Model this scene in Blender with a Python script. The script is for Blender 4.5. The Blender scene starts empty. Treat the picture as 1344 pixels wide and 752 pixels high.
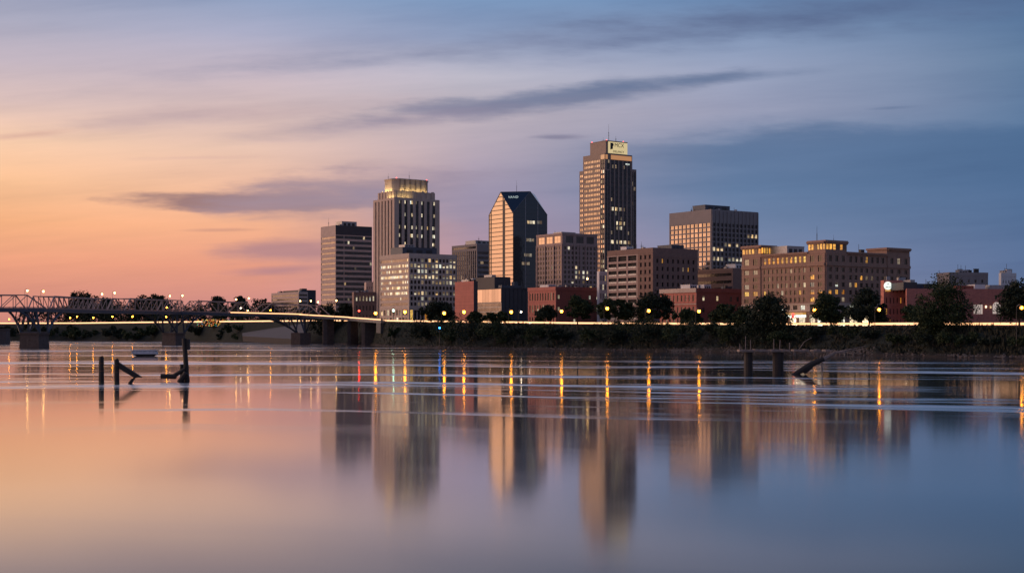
import bpy, math, random
import numpy as np
from mathutils import Vector
random.seed(7); np.random.seed(7)
S = bpy.context.scene
COL = S.collection
R = math.radians
F, CX, HY, CH = 1867.0, 672.0, 441.0, 7.0       # focal length in photo pixels, optical axis, horizon row, eye height above the river

# ------------------------------------------------------------------ camera, sky, sun, exposure
cam = bpy.data.objects.new('camera', bpy.data.cameras.new('camera')); COL.objects.link(cam)
cam.location = (0, 0, CH); cam.rotation_euler = (R(90), 0, 0)
cam.data.lens = 50; cam.data.sensor_width = 36; cam.data.shift_y = (HY-376)/1344
cam.data.clip_start = 0.5; cam.data.clip_end = 30000
S.camera = cam
S.view_settings.view_transform = 'Standard'; S.view_settings.look = 'None'
S.view_settings.exposure = 0.0; S.view_settings.gamma = 1.0
S.render.engine = 'CYCLES'
S.cycles.use_denoising = True
S.cycles.max_bounces = 6; S.cycles.glossy_bounces = 4; S.cycles.diffuse_bounces = 2
S.cycles.sample_clamp_indirect = 6

def lin(c):
    return tuple((v/255/12.92 if v/255 <= .04045 else ((v/255+.055)/1.055)**2.4) for v in c)

class NT:
    """small helper for writing node trees as expressions"""
    def __init__(s, tree):
        s.t = tree; s.n = tree.nodes; s.n.clear()
    def new(s, typ, **kw):
        n = s.n.new(typ)
        for k, v in kw.items(): setattr(n, k, v)
        return n
    def put(s, sock, v):
        if isinstance(v, bpy.types.NodeSocket): s.t.links.new(v, sock)
        elif isinstance(v, (tuple, list)) and sock.type == 'RGBA': sock.default_value = (*v[:3], 1)
        else: sock.default_value = v
    def m(s, op, a, b=None, c=None, clamp=False):
        n = s.new('ShaderNodeMath', operation=op, use_clamp=clamp)
        for i, v in enumerate((a, b, c)):
            if v is not None: s.put(n.inputs[i], v)
        return n.outputs[0]
    def mr(s, v, a, b, c=0., d=1., smooth=False):
        n = s.new('ShaderNodeMapRange', clamp=True)
        n.interpolation_type = 'SMOOTHSTEP' if smooth else 'LINEAR'
        for i, x in enumerate((v, a, b, c, d)): s.put(n.inputs[i], x)
        return n.outputs[0]
    def mix(s, f, a, b, blend='MIX'):
        n = s.new('ShaderNodeMix', data_type='RGBA', blend_type=blend)
        s.put(n.inputs[0], f); s.put(n.inputs[6], a); s.put(n.inputs[7], b)
        return n.outputs[2]
    def ramp(s, f, stops):
        n = s.new('ShaderNodeValToRGB'); e = n.color_ramp.elements
        while len(e) < len(stops): e.new(.5)
        for k, (p, c) in enumerate(stops):
            e[k].position = p; e[k].color = (*c[:3], 1)
        s.put(n.inputs[0], f); return n.outputs[0]
    def xyz(s, x, y, z):
        n = s.new('ShaderNodeCombineXYZ')
        for i, v in enumerate((x, y, z)): s.put(n.inputs[i], v)
        return n.outputs[0]
    def noise(s, vec, scale=1., detail=3., rough=.5, dim='3D'):
        n = s.new('ShaderNodeTexNoise', noise_dimensions=dim)
        if vec is not None: s.put(n.inputs['Vector'], vec)
        n.inputs['Scale'].default_value = scale; n.inputs['Detail'].default_value = detail
        n.inputs['Roughness'].default_value = rough
        return n.outputs[0]

SUN_AZ, SUN_EL = -72.0, 4.0                        # the sunset lies out of frame to the left
W = bpy.data.worlds.new('World'); S.world = W; W.use_nodes = True
t = NT(W.node_tree)
gen = t.new('ShaderNodeTexCoord').outputs['Generated']
sep = t.new('ShaderNodeSeparateXYZ'); t.put(sep.inputs[0], gen)
dx, dy, dz = sep.outputs
az = t.m('MULTIPLY', t.m('ARCTAN2', dx, dy), 180/math.pi)
hor = t.m('SQRT', t.m('ADD', t.m('MULTIPLY', dx, dx), t.m('MULTIPLY', dy, dy)))
el = t.m('DIVIDE', dz, t.m('MAXIMUM', hor, .02))                 # tangent of the elevation
fac = t.m('DIVIDE', el, .6, clamp=True)
ROWS = [441, 400, 350, 300, 250, 200, 150, 100, 50, 0]
def column(cs, zen):
    st = [(max(0, (441-y)/F/.6), lin(c)) for y, c in zip(ROWS, cs)]
    return t.ramp(fac, st + [(.62, lin(zen)), (1., lin(zen))])
def scaled(cs, k): return [tuple(255*min(4, (v/255)*k) for v in c) for c in cs]
LEFT = [(190,119,110),(213,135,117),(233,153,117),(245,172,119),(250,190,140),(247,200,164),(220,190,184),(192,178,190),(168,167,188),(152,158,185)]
c_far = t.mix(1., column(LEFT, (120,130,165)), (1.9, 1.6, 1.35), 'MULTIPLY')
c_l = column(LEFT, (115,130,170))
c_2 = column([(190,122,120),(205,135,128),(226,148,122),(241,171,132),(240,185,155),(228,190,172),(212,185,182),(198,182,194),(165,168,195),(135,155,190)], (100,122,165))
c_3 = column([(165,125,140),(170,130,145),(178,142,158),(168,145,166),(158,146,170),(178,163,178),(188,175,185),(182,180,196),(140,155,188),(118,148,188)], (90,114,160))
c_4 = column([(126,126,158),(128,130,162),(122,132,166),(114,132,167),(110,134,170),(128,144,176),(154,158,184),(149,159,188),(128,150,185),(100,135,178)], (80,106,152))
c_5 = column([(88,104,138),(86,106,142),(82,108,150),(76,106,148),(74,106,148),(76,110,150),(88,120,158),(90,121,157),(80,112,152),(74,104,145)], (66,92,138))
c_6 = column([(160,130,130),(168,140,138),(166,142,144),(156,142,150),(144,138,152),(134,134,153),(127,132,154),(121,130,154),(116,128,154),(112,126,155)], (88,106,148))
c = t.mix(t.mr(az, -62, -21), c_far, c_l)
c = t.mix(t.mr(az, -20.5, -10), c, c_2)
c = t.mix(t.mr(az, -10, -1.5), c, c_3)
c = t.mix(t.mr(az, -1.5, 9), c, c_4)
c = t.mix(t.mr(az, 9, 20.5), c, c_5)
c = t.mix(t.mr(az, 24, 85), c, c_6)
c = t.mix(t.mr(az, -95, -140), c, c_6)
# clouds: long thin streaks, as directions on the sky
fy = t.m('MAXIMUM', dy, .05)
U = t.m('MULTIPLY', t.m('DIVIDE', dx, fy), F)
V = t.m('MULTIPLY', t.m('DIVIDE', dz, fy), F)
wv = t.noise(t.xyz(t.m('MULTIPLY', U, .004), t.m('MULTIPLY', V, .022), 0.), 1., 5., .6)
wv2 = t.noise(t.xyz(t.m('MULTIPLY', U, .011), t.m('MULTIPLY', V, .06), 3.), 1., 4., .6)
wob = t.m('ADD', t.m('MULTIPLY', t.m('SUBTRACT', wv, .5), 1.7), t.m('MULTIPLY', t.m('SUBTRACT', wv2, .5), .8))
def cloud(px, py, ang, a, b, soft=.9, bend=0.):
    u = t.m('SUBTRACT', U, px-CX); v = t.m('SUBTRACT', V, HY-py)
    ca, sa = math.cos(R(ang)), math.sin(R(ang))
    p = t.m('ADD', t.m('MULTIPLY', u, ca/a), t.m('MULTIPLY', v, sa/a))
    q = t.m('ADD', t.m('MULTIPLY', u, -sa/b), t.m('MULTIPLY', v, ca/b))
    if bend: q = t.m('SUBTRACT', q, t.m('MULTIPLY', t.m('MULTIPLY', p, p), bend))
    d = t.m('SQRT', t.m('ADD', t.m('MULTIPLY', p, p), t.m('MULTIPLY', q, q)))
    return t.mr(t.m('ADD', t.m('SUBTRACT', 1., d), wob), -.12, soft, smooth=True)
def addcloud(c, mask, col, k): return t.mix(t.m('MULTIPLY', mask, k), c, lin(col))
edge = t.m('ADD', t.m('SUBTRACT', V, HY-160), t.m('MULTIPLY', t.m('SUBTRACT', U, 500.), -.035))      # long flat lower deck of cloud on the right
edge = t.m('ADD', edge, t.m('MULTIPLY', t.m('SUBTRACT', wv, .5), 70.))
deck = t.m('MULTIPLY', t.mr(edge, 8, -22, smooth=True), t.mr(edge, -190, -30, .0, 1., smooth=True))
deck = t.m('MULTIPLY', deck, t.mr(t.m('ADD', U, t.m('MULTIPLY', wob, 60.)), -60, 330, smooth=True))
c = addcloud(c, deck, (66,100,142), .72)
c = addcloud(c, cloud(560, 70, 6, 480, 24, 1.6), (136,140,168), .8)
c = addcloud(c, cloud(860, 40, 5, 480, 40, 1.7), (104,118,154), .85)
c = addcloud(c, cloud(1130, 12, 5, 420, 38, 1.5), (74,92,132), .8)
c = addcloud(c, cloud(740, 128, 7, 330, 19, .9, .3), (106,118,150), .9)
c = addcloud(c, cloud(930, 103, 4, 240, 11, 1.), (92,112,148), .7)
c = addcloud(c, cloud(520, 158, 6, 260, 17, 1.5), (156,142,162), .8)
c = addcloud(c, cloud(320, 265, -1, 185, 14, .6), (150,116,118), .95)
c = addcloud(c, cloud(400, 257, 2, 150, 36, .8), (162,134,144), .9)
c = addcloud(c, cloud(480, 246, 3, 190, 34, 1.), (158,138,154), .85)
c = addcloud(c, cloud(600, 262, 3, 170, 50, 1.2), (146,138,166), .6)
c = addcloud(c, cloud(380, 329, 2, 130, 18, .9), (178,130,136), .85)
c = addcloud(c, cloud(360, 356, 4, 85, 9, .9), (180,128,134), .8)
c = addcloud(c, cloud(728, 180, 0, 44, 5, .8), (128,124,150), .8)
c = addcloud(c, cloud(270, 152, 4, 260, 20, 1.6), (186,160,166), .85)
c = addcloud(c, cloud(30, 178, 6, 90, 6, 1.3), (214,168,152), .7)
c = addcloud(c, cloud(290, 302, 1, 60, 3, 1.), (205,145,122), .7)
c = addcloud(c, cloud(260, 207, 1, 120, 4, 1.1), (214,172,160), .5)
c = addcloud(c, cloud(1170, 142, 4, 40, 3, 1.), (92,112,148), .5)
streak = t.noise(t.xyz(t.m('MULTIPLY', U, .0016), t.m('MULTIPLY', t.m('SUBTRACT', V, t.m('MULTIPLY', U, .07)), .016), 9.), 1., 5., .62)
c = t.mix(1., c, t.ramp(streak, [(.3, (.86,.875,.91)), (.5, (1.,1.,1.)), (.7, (1.10,1.075,1.06))]), 'MULTIPLY')
hs = t.new('ShaderNodeHueSaturation'); hs.inputs['Saturation'].default_value = .95; hs.inputs['Value'].default_value = 1.015; t.put(hs.inputs['Color'], c); c = hs.outputs[0]
c = t.mix(t.mr(dz, 0., -.02), c, (.03, .028, .035))
bg1 = t.new('ShaderNodeBackground'); t.put(bg1.inputs[0], c); bg1.inputs[1].default_value = 1.
sky = t.new('ShaderNodeTexSky', sky_type='NISHITA', sun_disc=False)
sky.sun_elevation = R(SUN_EL); sky.sun_rotation = R(SUN_AZ)
bg2 = t.new('ShaderNodeBackground'); t.put(bg2.inputs[0], sky.outputs[0]); bg2.inputs[1].default_value = .003
add = t.new('ShaderNodeAddShader'); t.put(add.inputs[0], bg1.outputs[0]); t.put(add.inputs[1], bg2.outputs[0])
t.put(t.new('ShaderNodeOutputWorld').inputs[0], add.outputs[0])

sun = bpy.data.objects.new('sun', bpy.data.lights.new('sun', 'SUN')); COL.objects.link(sun)
sun.data.energy = 2.6; sun.data.angle = R(75); sun.data.color = (1., .60, .36)
sd = Vector((math.sin(R(SUN_AZ))*math.cos(R(SUN_EL)), math.cos(R(SUN_AZ))*math.cos(R(SUN_EL)), math.sin(R(SUN_EL))))
sun.rotation_euler = (-sd).to_track_quat('-Z', 'Y').to_euler(); sun.location = (-300, 200, 300)

# ------------------------------------------------------------------ materials
MATS = {}
def mat(name):
    m = bpy.data.materials.new(name); m.use_nodes = True; MATS[name] = m
    return m, NT(m.node_tree)
def out(t, sh):
    t.put(t.new('ShaderNodeOutputMaterial').inputs[0], sh)
def principled(t, **kw):
    p = t.new('ShaderNodeBsdfPrincipled')
    for k, v in kw.items(): t.put(p.inputs[k.replace('_', ' ')], v)
    return p
def wall_mat(name, col, var=.22, rough=.85, scale=.25, courses=0.):
    m, t = mat(name)
    oc = t.new('ShaderNodeTexCoord').outputs['Object']
    n1 = t.noise(oc, scale, 5., .6); n2 = t.noise(oc, scale*9, 3., .6)
    mp = t.new('ShaderNodeMapping'); t.put(mp.inputs[0], oc); mp.inputs['Scale'].default_value = (1.3, 1.3, .06)
    n3 = t.noise(mp.outputs[0], 1., 4., .65)
    f = t.m('ADD', t.m('ADD', t.m('MULTIPLY', n1, .4), t.m('MULTIPLY', n2, .25)), t.m('MULTIPLY', n3, .35))
    a = tuple(v*(1-var) for v in col); b = tuple(v*(1+var) for v in col)
    cc = t.ramp(f, [(.3, a), (.7, b)])
    if courses:
        br = t.new('ShaderNodeTexBrick'); t.put(br.inputs[0], oc)
        mp2 = t.new('ShaderNodeMapping'); t.put(mp2.inputs[0], oc); mp2.inputs['Rotation'].default_value = (R(90), 0, R(20))
        t.put(br.inputs[0], mp2.outputs[0]); br.inputs['Scale'].default_value = courses
        br.inputs['Color1'].default_value = (.82, .8, .8, 1); br.inputs['Color2'].default_value = (1.12, 1.1, 1.08, 1)
        br.inputs['Mortar'].default_value = (.9, .9, .9, 1)
        cc = t.mix(.8, cc, br.outputs[0], 'MULTIPLY')
    p = principled(t, Base_Color=cc, Roughness=rough)
    out(t, p.outputs[0]); return m
def plain(name, col, rough=.6, metal=0.):
    m, t = mat(name)
    n = t.noise(t.new('ShaderNodeTexCoord').outputs['Object'], 1.3, 4., .6)
    cc = t.ramp(n, [(.3, tuple(v*.78 for v in col)), (.7, tuple(v*1.2 for v in col))])
    out(t, principled(t, Base_Color=cc, Roughness=rough, Metallic=metal).outputs[0]); return m
def glass(name, col, metal=.7, rough=.06, wob=.02):
    m, t = mat(name)
    oc = t.new('ShaderNodeTexCoord').outputs['Object']
    rnd = t.new('ShaderNodeNewGeometry').outputs['Random Per Island']
    orn = t.new('ShaderNodeObjectInfo').outputs['Random']
    r = t.m('FRACT', t.m('ADD', rnd, orn))
    n = t.noise(oc, .12, 3., .6)
    cc = t.mix(r, tuple(v*.72 for v in col), tuple(v*1.15 for v in col))
    bp = t.new('ShaderNodeBump'); bp.inputs['Strength'].default_value = wob; bp.inputs['Distance'].default_value = 3.
    t.put(bp.inputs['Height'], n)
    p = principled(t, Base_Color=cc, Roughness=rough, Metallic=metal, Normal=bp.outputs[0])
    out(t, p.outputs[0]); return m
def lit(name, c1, c2, lo, hi):
    """a window with the room lights on: strength and tint differ from pane to pane, furniture and blinds break it up"""
    m, t = mat(name)
    rnd = t.new('ShaderNodeNewGeometry').outputs['Random Per Island']
    orn = t.new('ShaderNodeObjectInfo').outputs['Random']
    r = t.m('FRACT', t.m('ADD', rnd, t.m('MULTIPLY', orn, 3.7)))
    r2 = t.m('FRACT', t.m('MULTIPLY', r, 7.31))
    n = t.noise(t.new('ShaderNodeTexCoord').outputs['Object'], .9, 2., .5)
    st = t.m('MULTIPLY', t.mr(r, 0, 1, lo, hi), t.mr(n, .35, .65, .45, 1.25))
    p = principled(t, Base_Color=(.05, .05, .05), Roughness=.15, Emission_Color=t.ramp(r2, [(0., c1), (.45, c2), (.75, tuple((a+b)/2 for a, b in zip(c1, c2))), (1., (c2[0]*.9, min(1., c2[1]*1.12), min(1., c2[2]*1.35)))]), Emission_Strength=st)
    out(t, p.outputs[0]); return m
def glow(name, col, st):
    m, t = mat(name)
    p = principled(t, Base_Color=(.3, .3, .3), Emission_Color=col, Emission_Strength=st)
    out(t, p.outputs[0]); return m

wall_mat('tan_concrete', (.52, .40, .35), .24)
wall_mat('pale_concrete', (.54, .43, .36), .2)
wall_mat('grey_concrete', (.27, .24, .24), .18)
wall_mat('dark_cladding', (.045, .045, .055), .25, .6)
wall_mat('stone', (.52, .40, .33), .24)
wall_mat('pink_granite', (.34, .24, .215), .24, .7)
wall_mat('brown_brick', (.235, .15, .125), .2, .9, .25, .7)
wall_mat('red_brick', (.27, .088, .066), .22, .9, .25, .7)
wall_mat('pink_brick', (.50, .185, .145), .2, .9, .25, .7)
wall_mat('hotel_brick', (.34, .215, .165), .18, .9, .25, .7)
wall_mat('tower_stone', (.27, .20, .17), .24, .6)
wall_mat('white_paint', (.62, .62, .64), .12, .5)
wall_mat('old_stone', (.105, .082, .075), .35, .95, .5, .35)
wall_mat('roof_gravel', (.14, .13, .13), .3, .95)
plain('dark_metal', (.03, .032, .038), .5, .3)
plain('blue_steel', (.07, .085, .115), .55, .4)
plain('truss_steel', (.38, .27, .235), .65, .0)
plain('grey_metal', (.30, .31, .34), .45, .5)
plain('asphalt', (.05, .05, .052), .9)
plain('wet_wood', (.022, .018, .017), .75)
plain('bark', (.05, .038, .03), .95)
plain('tyre', (.02, .02, .02), .8)
plain('rust', (.12, .06, .04), .9)
plain('boat_white', (.5, .5, .55), .5)
plain('dark_void', (.012, .011, .013), .9)
plain('wet_rock', (.085, .08, .08), .8)
plain('driftwood_dark', (.045, .036, .032), .9)
plain('algae', (.014, .018, .012), .5)
plain('driftwood', (.24, .19, .17), .9)
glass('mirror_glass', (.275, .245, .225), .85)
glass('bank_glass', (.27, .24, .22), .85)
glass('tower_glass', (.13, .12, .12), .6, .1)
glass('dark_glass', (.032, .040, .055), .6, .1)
glass('teal_glass', (.034, .056, .085), .75, .06)
glass('pane', (.022, .02, .022), 0., .2, .05)
glass('pale_pane', (.12, .11, .11), .5, .18, .05)
lit('lit', (1., .62, .24), (1., .90, .66), .12, 1.25)
lit('amber', (1., .34, .03), (1., .50, .09), .4, 1.25)
lit('dim', (1., .62, .30), (.9, .72, .5), .05, .32)
lit('cool', (.8, 1., .72), (1., .95, .8), .5, 1.4)
lit('blind', (.9, .55, .25), (.8, .5, .3), .05, .25)
lit('shop', (1., .62, .28), (1., .86, .62), .8, 2.4)
glow('lamp_amber', (1., .33, .014), 48.); glow('lamp_pale', (1., .55, .16), 26.)
glow('lamp_red', (1., .012, .006), 50.); glow('lamp_green', (.45, 1., .7), 22.)
glow('lamp_white', (1., .80, .55), 22.); glow('lamp_blue', (.02, .22, 1.), 14.)
glow('lamp_glass', (1., .33, .03), 1.1); glow('lamp_white_glass', (.8, .7, .5), .7); glow('lamp_red_glass', (1., .05, .02), .8)  # dim emissive colours for the imitated glow around lamps
glow('beacon_red', (1., .12, .10), 3.); glow('light_strip', (1., .50, .22), 1.9)  # light_strip: glow colour for the car light trails
glow('head_lamp', (1., .85, .62), 22.); glow('tail_lamp', (1., .05, .02), 8.)
glow('sign_yellow', (1., .78, .36), .6); glow('sign_white', (.92, 1., .90), 1.05); glow('sign_amber', (1., .5, .08), .5)
glow('sign_dim', (.75, .95, .92), .42)
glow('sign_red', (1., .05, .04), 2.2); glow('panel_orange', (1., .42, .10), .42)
for i, cc in enumerate([(1,.32,.05), (.15,.8,.3), (.1,.5,.9), (1,.12,.06), (1,.8,.5), (.9,.65,.12)]): glow('bulb_%d' % i, cc, 2.2)
for i, cc in enumerate([(.45,.45,.46), (.05,.05,.06), (.25,.03,.03), (.12,.14,.18), (.5,.46,.4)]):
    m, t = mat('paint_%d' % i); out(t, principled(t, Base_Color=cc, Roughness=.3, Metallic=.3, Coat_Weight=.6).outputs[0])
def leaf_mat(name, c1, c2):
    m, t = mat(name)
    r = t.new('ShaderNodeNewGeometry').outputs['Random Per Island']
    n = t.noise(t.new('ShaderNodeTexCoord').outputs['Object'], .35, 3., .6)
    cc = t.mix(t.m('ADD', t.m('MULTIPLY', r, .5), t.m('MULTIPLY', n, .5)), c1, c2)
    out(t, principled(t, Base_Color=cc, Roughness=.75, Specular_IOR_Level=.2).outputs[0])
leaf_mat('leaves', (.014, .022, .012), (.05, .075, .03))
leaf_mat('weeds', (.012, .018, .013), (.05, .048, .032))
leaf_mat('leaves_dark', (.012, .018, .014), (.032, .048, .026))

# ------------------------------------------------------------------ mesh helpers
class MB:
    def __init__(s): s.v = []; s.f = []; s.k = []; s.mats = []
    def mi(s, m):
        if m not in s.mats: s.mats.append(m)
        return s.mats.index(m)
    def face(s, pts, m):
        b = len(s.v); s.v += [tuple(p) for p in pts]; s.f.append(tuple(range(b, b+len(pts)))); s.k.append(s.mi(m))
    def hexa(s, p, m):                    # 8 corners: bottom ring, top ring
        b = len(s.v); s.v += [tuple(q) for q in p]
        for f in ((3,2,1,0), (4,5,6,7), (0,1,5,4), (1,2,6,5), (2,3,7,6), (3,0,4,7)):
            s.f.append(tuple(b+i for i in f)); s.k.append(s.mi(m))
        return s
    def box(s, x0, x1, y0, y1, z0, z1, m):
        return s.hexa([(x0,y0,z0),(x1,y0,z0),(x1,y1,z0),(x0,y1,z0),(x0,y0,z1),(x1,y0,z1),(x1,y1,z1),(x0,y1,z1)], m)
    def prism(s, poly, z0, z1, m, k=1.):
        n = len(poly); b = len(s.v); cx = sum(p[0] for p in poly)/n; cy = sum(p[1] for p in poly)/n
        s.v += [(x, y, z0) for x, y in poly] + [(cx+(x-cx)*k, cy+(y-cy)*k, z1) for x, y in poly]
        s.f.append(tuple(b+i for i in reversed(range(n)))); s.k.append(s.mi(m))
        s.f.append(tuple(b+n+i for i in range(n))); s.k.append(s.mi(m))
        for i in range(n):
            j = (i+1) % n; s.f.append((b+i, b+j, b+n+j, b+n+i)); s.k.append(s.mi(m))
        return s
    def tube(s, p, q, r0, m, r1=None, n=6):
        r1 = r0 if r1 is None else r1
        p = Vector(p); q = Vector(q); d = (q-p).normalized()
        a = d.cross(Vector((0,0,1)) if abs(d.z) < .95 else Vector((1,0,0))).normalized(); c = d.cross(a)
        b = len(s.v)
        for (o, r) in ((p, r0), (q, r1)):
            for i in range(n):
                w = 2*math.pi*(i+.5)/n; s.v.append(tuple(o + a*(r*math.cos(w)) + c*(r*math.sin(w))))
        for i in range(n):
            j = (i+1) % n; s.f.append((b+i, b+j, b+n+j, b+n+i)); s.k.append(s.mi(m))
        s.f.append(tuple(b+i for i in reversed(range(n)))); s.k.append(s.mi(m))
        s.f.append(tuple(b+n+i for i in range(n))); s.k.append(s.mi(m))
        return s
    def ball(s, c, r, m, nu=10, nv=6, sz=1.):
        b = len(s.v)
        for i in range(nv+1):
            ph = math.pi*i/nv
            for j in range(nu):
                th = 2*math.pi*j/nu
                s.v.append((c[0]+r*math.sin(ph)*math.cos(th), c[1]+r*math.sin(ph)*math.sin(th), c[2]+r*sz*math.cos(ph)))
        for i in range(nv):
            for j in range(nu):
                k = (j+1) % nu
                s.f.append((b+i*nu+j, b+(i+1)*nu+j, b+(i+1)*nu+k, b+i*nu+k)); s.k.append(s.mi(m))
        return s
    def mesh(s, name, smooth=False):
        me = bpy.data.meshes.new(name); me.from_pydata(s.v, [], s.f)
        for m in s.mats: me.materials.append(MATS[m])
        me.polygons.foreach_set('material_index', s.k)
        if smooth: me.polygons.foreach_set('use_smooth', [True]*len(s.f))
        me.update(); return me
    def build(s, name, parent=None, loc=(0,0,0), rotz=0., smooth=False):
        return link(name, s.mesh(name, smooth), parent, loc, rotz)
def link(name, data, parent=None, loc=(0,0,0), rotz=0.):
    o = bpy.data.objects.new(name, data); COL.objects.link(o)
    o.location = loc; o.rotation_euler = (0, 0, rotz)
    if parent is not None: o.parent = parent
    return o
def tag(o, label, cat, group=None):
    o['label'] = label; o['category'] = cat
    if group: o['group'] = group
    return o
def thing(name, label, cat, loc, rotz=0., group=None):
    o = link(name, None, None, loc, rotz); o.empty_display_size = .5
    return tag(o, label, cat, group)
def struct(o): o['kind'] = 'structure'; return o
def stuff(o): o['kind'] = 'stuff'; return o
def dup(o, parent=None):
    c = o.copy(); COL.objects.link(c)
    if parent is not None: c.parent = parent
    for ch in o.children: dup(ch, c)
    return c

# ------------------------------------------------------------------ place: where the bank, the road and the ground lie
def X(px, D): return (px-CX)/F*D
def Z(py, D): return CH + (HY-py)/F*D
BANK = [(-1500,446.6),(-400,447.0),(-100,447.2),(0,447.3),(100,447.5),(200,448),(300,449.5),(400,451.2),(460,452.2),(488,453.1),(516,455.6),(600,457.5),(760,459.7),(900,461.7),(1000,463.6),(1100,465.6),(1200,468),(1344,471),(1500,475),(1800,486),(2600,520)]
ROAD = [(-1500,424.5),(0,424.5),(100,424.4),(200,423.2),(350,421.6),(480,420.6),(640,422.4),(760,424),(960,425),(1344,425),(2600,425)]
bx = [p[0] for p in BANK]; bd = [F*CH/(p[1]-HY) for p in BANK]
def bank_d(px): return float(np.interp(px, bx, bd))
def road_d(px): return bank_d(px)*1.03 + 26
def road_z(px): return Z(float(np.interp(px, [p[0] for p in ROAD], [p[1] for p in ROAD])), road_d(px)) - .9
def prof(px):
    zr = road_z(px); d0 = bank_d(px); dr = road_d(px); w = dr-8-d0
    return ([d0-25, d0-3, d0+.12*w, d0+.2*w, d0+.38*w, d0+.7*w, dr-9, dr-6, dr+8, dr+60, dr+400, dr+3000, dr+9000],
            [-3., -.35, 1.0, 1.9, .34*zr, .74*zr, zr-.25, zr, zr, zr, zr+.5, zr+2, zr+4])
def ground_z(px, D):
    a, b = prof(px); return float(np.interp(D, a, b))
cols = list(range(-1500, 2601, 10))
mb = MB(); nr = 0
for px in cols:
    a, b = prof(px)
    aa = sorted(set(list(a) + list(np.linspace(a[1], a[6], 15)))); nr = len(aa)
    for d in aa:
        z = float(np.interp(d, a, b))
        k = 1. if a[1]+1 < d < a[6]-1 else 0.
        z += k*(.35*math.sin(px*.11+d*.05)+.3*math.sin(px*.31+d*.13)+random.uniform(-.25, .25))
        mb.v.append((X(px, d), d, z))
m, t = mat('bank_grass')
oc = t.new('ShaderNodeTexCoord').outputs['Object']
n1 = t.noise(oc, .05, 5., .65); n2 = t.noise(oc, .9, 4., .7)
cc = t.ramp(t.m('ADD', t.m('MULTIPLY', n1, .6), t.m('MULTIPLY', n2, .4)), [(.32, (.011,.016,.016)), (.52, (.017,.023,.021)), (.68, (.027,.031,.029))])
geo = t.new('ShaderNodeSeparateXYZ'); t.put(geo.inputs[0], t.new('ShaderNodeNewGeometry').outputs['Position'])
cc = t.mix(t.mr(geo.outputs[2], 2.2, .2), cc, (.035, .03, .028))
bp = t.new('ShaderNodeBump'); bp.inputs['Strength'].default_value = .8; bp.inputs['Distance'].default_value = .5; t.put(bp.inputs['Height'], n2)
out(t, principled(t, Base_Color=cc, Roughness=.95, Specular_IOR_Level=.1, Normal=bp.outputs[0]).outputs[0])
for i in range(len(cols)-1):
    for j in range(nr-1):
        mb.f.append((i*nr+j, (i+1)*nr+j, (i+1)*nr+j+1, i*nr+j+1)); mb.k.append(mb.mi('bank_grass'))
struct(mb.build('ground'))
# riverside road, a sheet on top of the levee, with a lane line
mb = MB(); ml = MB()
rp = list(range(-600, 1901, 12))
def rpt(px, off, dz):
    d = road_d(px)+off; return (X(px, d), d, road_z(px)+dz)
for a, b in zip(rp[:-1], rp[1:]):
    mb.face([rpt(a,-4.5,.06), rpt(b,-4.5,.06), rpt(b,5.5,.06), rpt(a,5.5,.06)], 'asphalt')
    ml.face([rpt(a,.4,.07), rpt(a+7,.4,.07), rpt(a+7,.6,.07), rpt(a,.6,.07)], 'white_paint')
struct(mb.build('riverside_road')); struct(ml.build('road_marking'))

# water
m, t = mat('river_water')
pos = t.new('ShaderNodeNewGeometry').outputs['Position']
sp = t.new('ShaderNodeSeparateXYZ'); t.put(sp.inputs[0], pos); wx, wy, wz = sp.outputs
slant = t.m('ADD', wy, t.m('MULTIPLY', t.m('MAXIMUM', wx, -25.), .38))          # current lines drift slightly towards the viewer on the right
warp = t.m('MULTIPLY', t.m('SUBTRACT', t.noise(t.xyz(t.m('MULTIPLY', wx, .008), t.m('MULTIPLY', wy, .003), 0.), 1., 2.), .5), 36.)
sl = t.m('ADD', slant, warp)
b1 = t.noise(t.xyz(t.m('MULTIPLY', wx, .0055), t.m('MULTIPLY', sl, .019), 0.), 1., 6., .66)
b2 = t.noise(t.xyz(t.m('MULTIPLY', wx, .012), t.m('MULTIPLY', sl, .15), 7.), 1., 4., .65)
mid = t.m('MULTIPLY', t.mr(wy, 95, 165, .06, 1., smooth=True), t.mr(wy, 430, 265, t.mr(wx, -70, 10, .6, .15), 1.))
band = t.m('MULTIPLY', t.mr(t.m('ADD', t.m('MULTIPLY', b1, .7), t.m('MULTIPLY', b2, .3)), .488, .62, smooth=True), mid)
soft = t.noise(t.xyz(t.m('MULTIPLY', wx, .012), t.m('MULTIPLY', sl, .05), 2.), 1., 3., .6)
tilt = t.m('ADD', t.m('MULTIPLY', band, -.008), t.m('MULTIPLY', t.m('SUBTRACT', soft, .5), .001))
nm = t.new('ShaderNodeVectorMath', operation='NORMALIZE'); t.put(nm.inputs[0], t.xyz(0., tilt, 1.))
rough = t.m('ADD', t.m('ADD', .072, t.m('MULTIPLY', band, .36)), t.mr(wy, 130, 25, 0., .02))
gl = t.new('ShaderNodeBsdfGlossy'); t.put(gl.inputs['Color'], (.93, .92, .92)); t.put(gl.inputs['Roughness'], rough); t.put(gl.inputs['Normal'], nm.outputs[0])
df = t.new('ShaderNodeBsdfDiffuse'); t.put(df.inputs['Color'], (.045, .055, .065))
lw_ = t.new('ShaderNodeLayerWeight'); lw_.inputs['Blend'].default_value = .5; t.put(lw_.inputs['Normal'], nm.outputs[0])
fres = t.ramp(lw_.outputs['Facing'], [(0., (.03,)*3), (.6, (.12,)*3), (.825, (.33,)*3), (.90, (.84,)*3), (1., (1.,)*3)])
mx = t.new('ShaderNodeMixShader'); t.put(mx.inputs[0], fres); t.put(mx.inputs[1], df.outputs[0]); t.put(mx.inputs[2], gl.outputs[0])
out(t, mx.outputs[0])
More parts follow.
